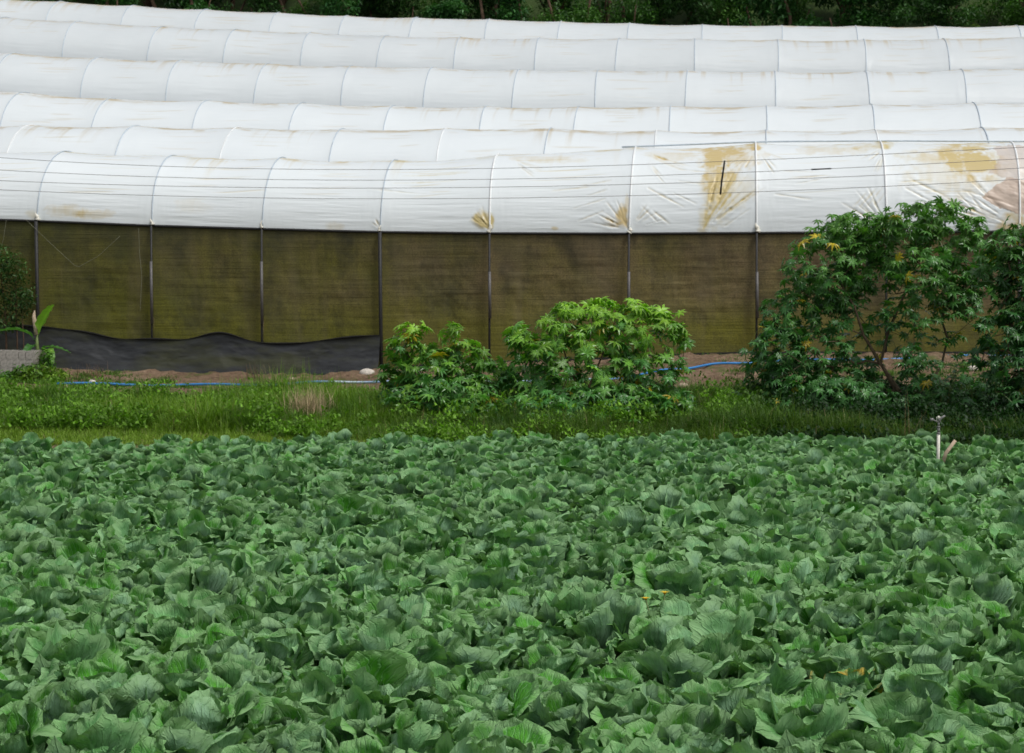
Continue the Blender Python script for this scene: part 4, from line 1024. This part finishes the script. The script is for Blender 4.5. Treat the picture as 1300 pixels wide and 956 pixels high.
# sprinkler
YP = 23.2; p0 = at_Y(np.array([1191.]), np.array([575.]), YP)[0]; b = np.array([p0[0], YP, 0.0]); s = F / YP
root = empty('sprinkler', b); tag(root, 'irrigation sprinkler with grey head on a white upright pipe', 'sprinkler')
def q_(px, py, dy=0): return at_Y(np.array([float(px)]), np.array([float(py)]), YP + dy)[0] - b
V, Fs = tube(np.array([[0, 0, 0], q_(1191.5, 549)]), .021, 12); obj('riser_pipe', mesh_np('riser_pipe', V, Fs, M['pvc']), root)
V, Fs = join([tube(np.array([q_(1191.5, 551), q_(1191.5, 549)]), .026, 12), tube(np.array([q_(1191.5, 549), q_(1191.5, 543)]), .019, 10), tube(np.array([q_(1191.5, 543), q_(1191.5, 541)]), .025, 6), tube(np.array([q_(1191.5, 541), q_(1191.5, 536)]), .014, 8)])
obj('coupling', mesh_np('coupling', V, Fs, M['brass']), root)
V, Fs = join([tube(np.array([q_(1191.5, 536), q_(1192.5, 533), q_(1196, 530), q_(1200, 527.5)]), np.array([.016, .020, .015, .011]), 10), tube(np.array([q_(1191.5, 536), q_(1188, 534.5), q_(1183, 533)]), np.array([.012, .008, .008]), 8),
              tube(np.array([q_(1182, 533, -.03), q_(1184, 532.5, .03)]), .022, 6)])
obj('nozzle', mesh_np('nozzle', V, Fs, M['brass']), root)
V, Fs = join([tube(np.array([q_(1189.5, 536), q_(1189.3, 529.5), q_(1193.5, 529.5), q_(1193.8, 536)]), .007, 6), tube(np.array([q_(1191.5, 532), q_(1191.5, 528)]), .013, 8)])
obj('bridge', mesh_np('bridge', V, Fs, M['pvc']), root)
V, Fs = tube(np.array([q_(1196, 592), q_(1201, 575), q_(1213, 559)]) + b, np.array([.024, .024, .022]), 8)
V[:, 2] = np.maximum(V[:, 2], -.02)
tag(obj('leaning_stake', mesh_np('leaning_stake', V, Fs, M['wood'])), 'pale wooden stake leaning out of the cabbages beside the sprinkler', 'stake')
V, Fs, C = blades(np.array([0., .03]), np.array([0., .02]), np.array([0., 0.]), np.array([.62, .5]), np.array([.02, .02]), np.array([.35, .5]), np.array([.2, .5]), np.array([[.12, .26, .05]] * 2))
pt = at_Y(np.array([1206.]), np.array([575.]), YP + .2)[0]; pt[2] = 0
tag(obj('grass_shoot', mesh_np('grass_shoot', V, Fs, M['blade'], C, smooth=False), loc=pt), 'single bright grass shoot rising behind the leaning stake', 'grass shoot')

r = np.random.default_rng(88)
pf = at_Y(np.array([838.]), np.array([800.]), 12.3)[0]; pf[2] = 0
root = empty('flowering_weed', pf); tag(root, 'small yellow-flowered weed poking up between the near cabbages, right of centre', 'weed')
tips = [np.array([-.10, 0, .43]), np.array([.03, .02, .47]), np.array([.10, -.02, .40])]; parts = [tube(np.array([[0, 0, 0], t_ * [.5, .5, .6], t_]), .004, 5) for t_ in tips]
V, Fs = join(parts); obj('stem', mesh_np('stem', V, Fs, M['stemgreen']), root)
for t_ in tips:
    a_ = np.arange(9) * 2 * PI / 9; n = 9
    V, Fq, C = blades(np.full(n, t_[0]), np.full(n, t_[1]), np.full(n, t_[2]), np.full(n, .035), np.full(n, .018), np.full(n, 1.1), a_, np.tile([.75, .50, .03], (n, 1)), 2)
    obj('flower', mesh_np('flower', V, Fq, M['straw'], C, smooth=False), root)

# ------------------------------------------------------------------ forest edge
kinds = []
def forest_kind(seed, cols, lsize, tallish):
    r = np.random.default_rng(seed); bl = []
    for k in range(11):
        a = r.uniform(0, 6.28); q = r.uniform(0, 1.25); z = r.uniform(.5, 4.2) if not tallish else r.uniform(1.2, 5.5)
        s = r.uniform(.5, .95); bl.append((math.cos(a) * q, math.sin(a) * q * .8, z, s, s * .9, s * r.uniform(.55, .9), s ** 3))
    st = [([np.array([0, 0, -.3]), np.array([.1 * r.normal(), .1, 1.2]), np.array([.3 * r.normal(), .1, 2.6]), np.array([.5 * r.normal(), 0, 4])], 1.0),
          ([np.array([0, 0, .6]), np.array([.5, -.2, 1.6]), np.array([1.0, -.3, 2.4])], .5), ([np.array([0, 0, .9]), np.array([-.5, -.2, 1.9]), np.array([-.9, -.2, 3.0])], .5)]
    return bl, st, cols, lsize
KD = [(forest_kind(1, [(.022, .075, .012), (.065, .165, .022)], .16, False), 'dark green bushy shrub along the forest edge above the tunnels'),
      (forest_kind(2, [(.015, .052, .012), (.040, .110, .020)], .20, True), 'very dark tree with hanging foliage at the forest edge'),
      (forest_kind(3, [(.060, .120, .016), (.14, .23, .030)], .13, False), 'lighter yellow-green bush at the forest edge'),
      (forest_kind(4, [(.020, .085, .018), (.05, .15, .034)], .24, True), 'broad-leaved deep green tree at the forest edge')]
src = {}
r = np.random.default_rng(9)
spx = list(np.linspace(30, 1330, 30)) + list(np.linspace(0, 1350, 20))
for i, pxx in enumerate(spx):
    k = [0, 1, 2, 3, 0, 1, 3][int(r.integers(0, 7))]; Y = 80.3 + r.uniform(-.8, 1.6) if i < 30 else 84.5 + r.uniform(-1, 1.5)
    if i >= 30 and k == 2: k = 1
    x = at_Y(np.array([pxx + r.normal() * 8]), np.array([20.]), Y)[0, 0]; base = (x, Y, gz(x, Y) - .1)
    (bl, st, cols, ls), lab = KD[k]
    names = ['forest_shrub', 'forest_tree', 'forest_shrub', 'forest_tree']
    if k not in src:
        src[k] = leafy(names[k], lab, 'shrub' if k in (0, 2) else 'tree', base, bl, 5200, ls, cols, 80 + k, st, ['dark shrubs at the forest edge', 'dark trees at the forest edge', 'light bushes at the forest edge', 'broad-leaved trees at the forest edge'][k], trunk_r=.13)
        o = src[k]
    else:
        o = src[k].copy(); COL.objects.link(o)
        for ch in list(src[k].children): c = ch.copy(); COL.objects.link(c); c.parent = o
        o.location = base
    sc_ = r.uniform(.85, 1.25); o.scale = (sc_, sc_, sc_ * r.uniform(.85, 1.15)); o.rotation_euler = (0, 0, r.uniform(0, 6.28))
# long grass at the forest foot
n = 14000; y = r.uniform(76.5, 82, n); x = r.uniform(-.47, .2, n) * y
k = fbm(x * .5, y * .5, 3, 6) > .42; x, y = x[k], y[k]; n = len(x)
V, Fq, C = blades(x, y, ground(x, y) - .05, r.uniform(.6, 1.7, n), r.uniform(.03, .06, n), np.abs(r.normal(.4, .3, n)), r.uniform(0, 6.28, n), np.array([.10, .15, .03]) * r.uniform(.4, 1.5, (n, 1)))
tag(obj('forest_undergrowth', mesh_np('forest_undergrowth', V, Fq, M['blade'], C, smooth=False)), 'long dark grass growing at the foot of the forest edge', 'undergrowth', None, 'stuff')

# ------------------------------------------------------------------ camera, light, world
cd = bpy.data.cameras.new('camera'); cam = bpy.data.objects.new('camera', cd); COL.objects.link(cam)
R = Matrix((Vector(rgt), Vector(up), Vector(-fwd))).transposed()
cam.matrix_world = Matrix.Translation(Vector(CAM)) @ R.to_4x4()
cd.sensor_width = 36; cd.lens = F / 1300 * 36; cd.clip_end = 2000; cd.clip_start = .1
cd.dof.use_dof = True; cd.dof.focus_distance = 13.5; cd.dof.aperture_fstop = 6.3
SC.camera = cam
w = bpy.data.worlds.new('World'); SC.world = w; w.use_nodes = True; nt = w.node_tree
sky = nt.nodes.new('ShaderNodeTexSky'); sky.sky_type = 'NISHITA'; sky.sun_disc = False
SE, SA = math.radians(58), math.radians(128)
sky.sun_elevation = SE; sky.sun_rotation = SA; sky.dust_density = 4; sky.ozone_density = 1; sky.air_density = 1.0
hs = nt.nodes.new('ShaderNodeHueSaturation'); hs.inputs['Saturation'].default_value = .35
nt.links.new(sky.outputs[0], hs.inputs['Color']); nt.links.new(hs.outputs[0], nt.nodes['Background'].inputs[0])
nt.nodes['Background'].inputs[1].default_value = .12
sd = bpy.data.lights.new('sun', 'SUN'); sd.energy = 1.5; sd.angle = math.radians(14); sd.color = (1, .985, .95)
so = bpy.data.objects.new('sun', sd); COL.objects.link(so)
# Nishita: rotation measured clockwise from +Y
sv = Vector((math.sin(SA) * math.cos(SE), math.cos(SA) * math.cos(SE), math.sin(SE)))
so.rotation_euler = sv.to_track_quat('Z', 'Y').to_euler(); so.location = (0, 0, 30)
SC.view_settings.view_transform = 'Standard'; SC.view_settings.look = 'None'; SC.view_settings.gamma = 1; SC.view_settings.exposure = 0.2
SC.render.engine = 'CYCLES'; SC.cycles.use_denoising = True; SC.cycles.max_bounces = 8; SC.cycles.diffuse_bounces = 4; SC.cycles.transmission_bounces = 4
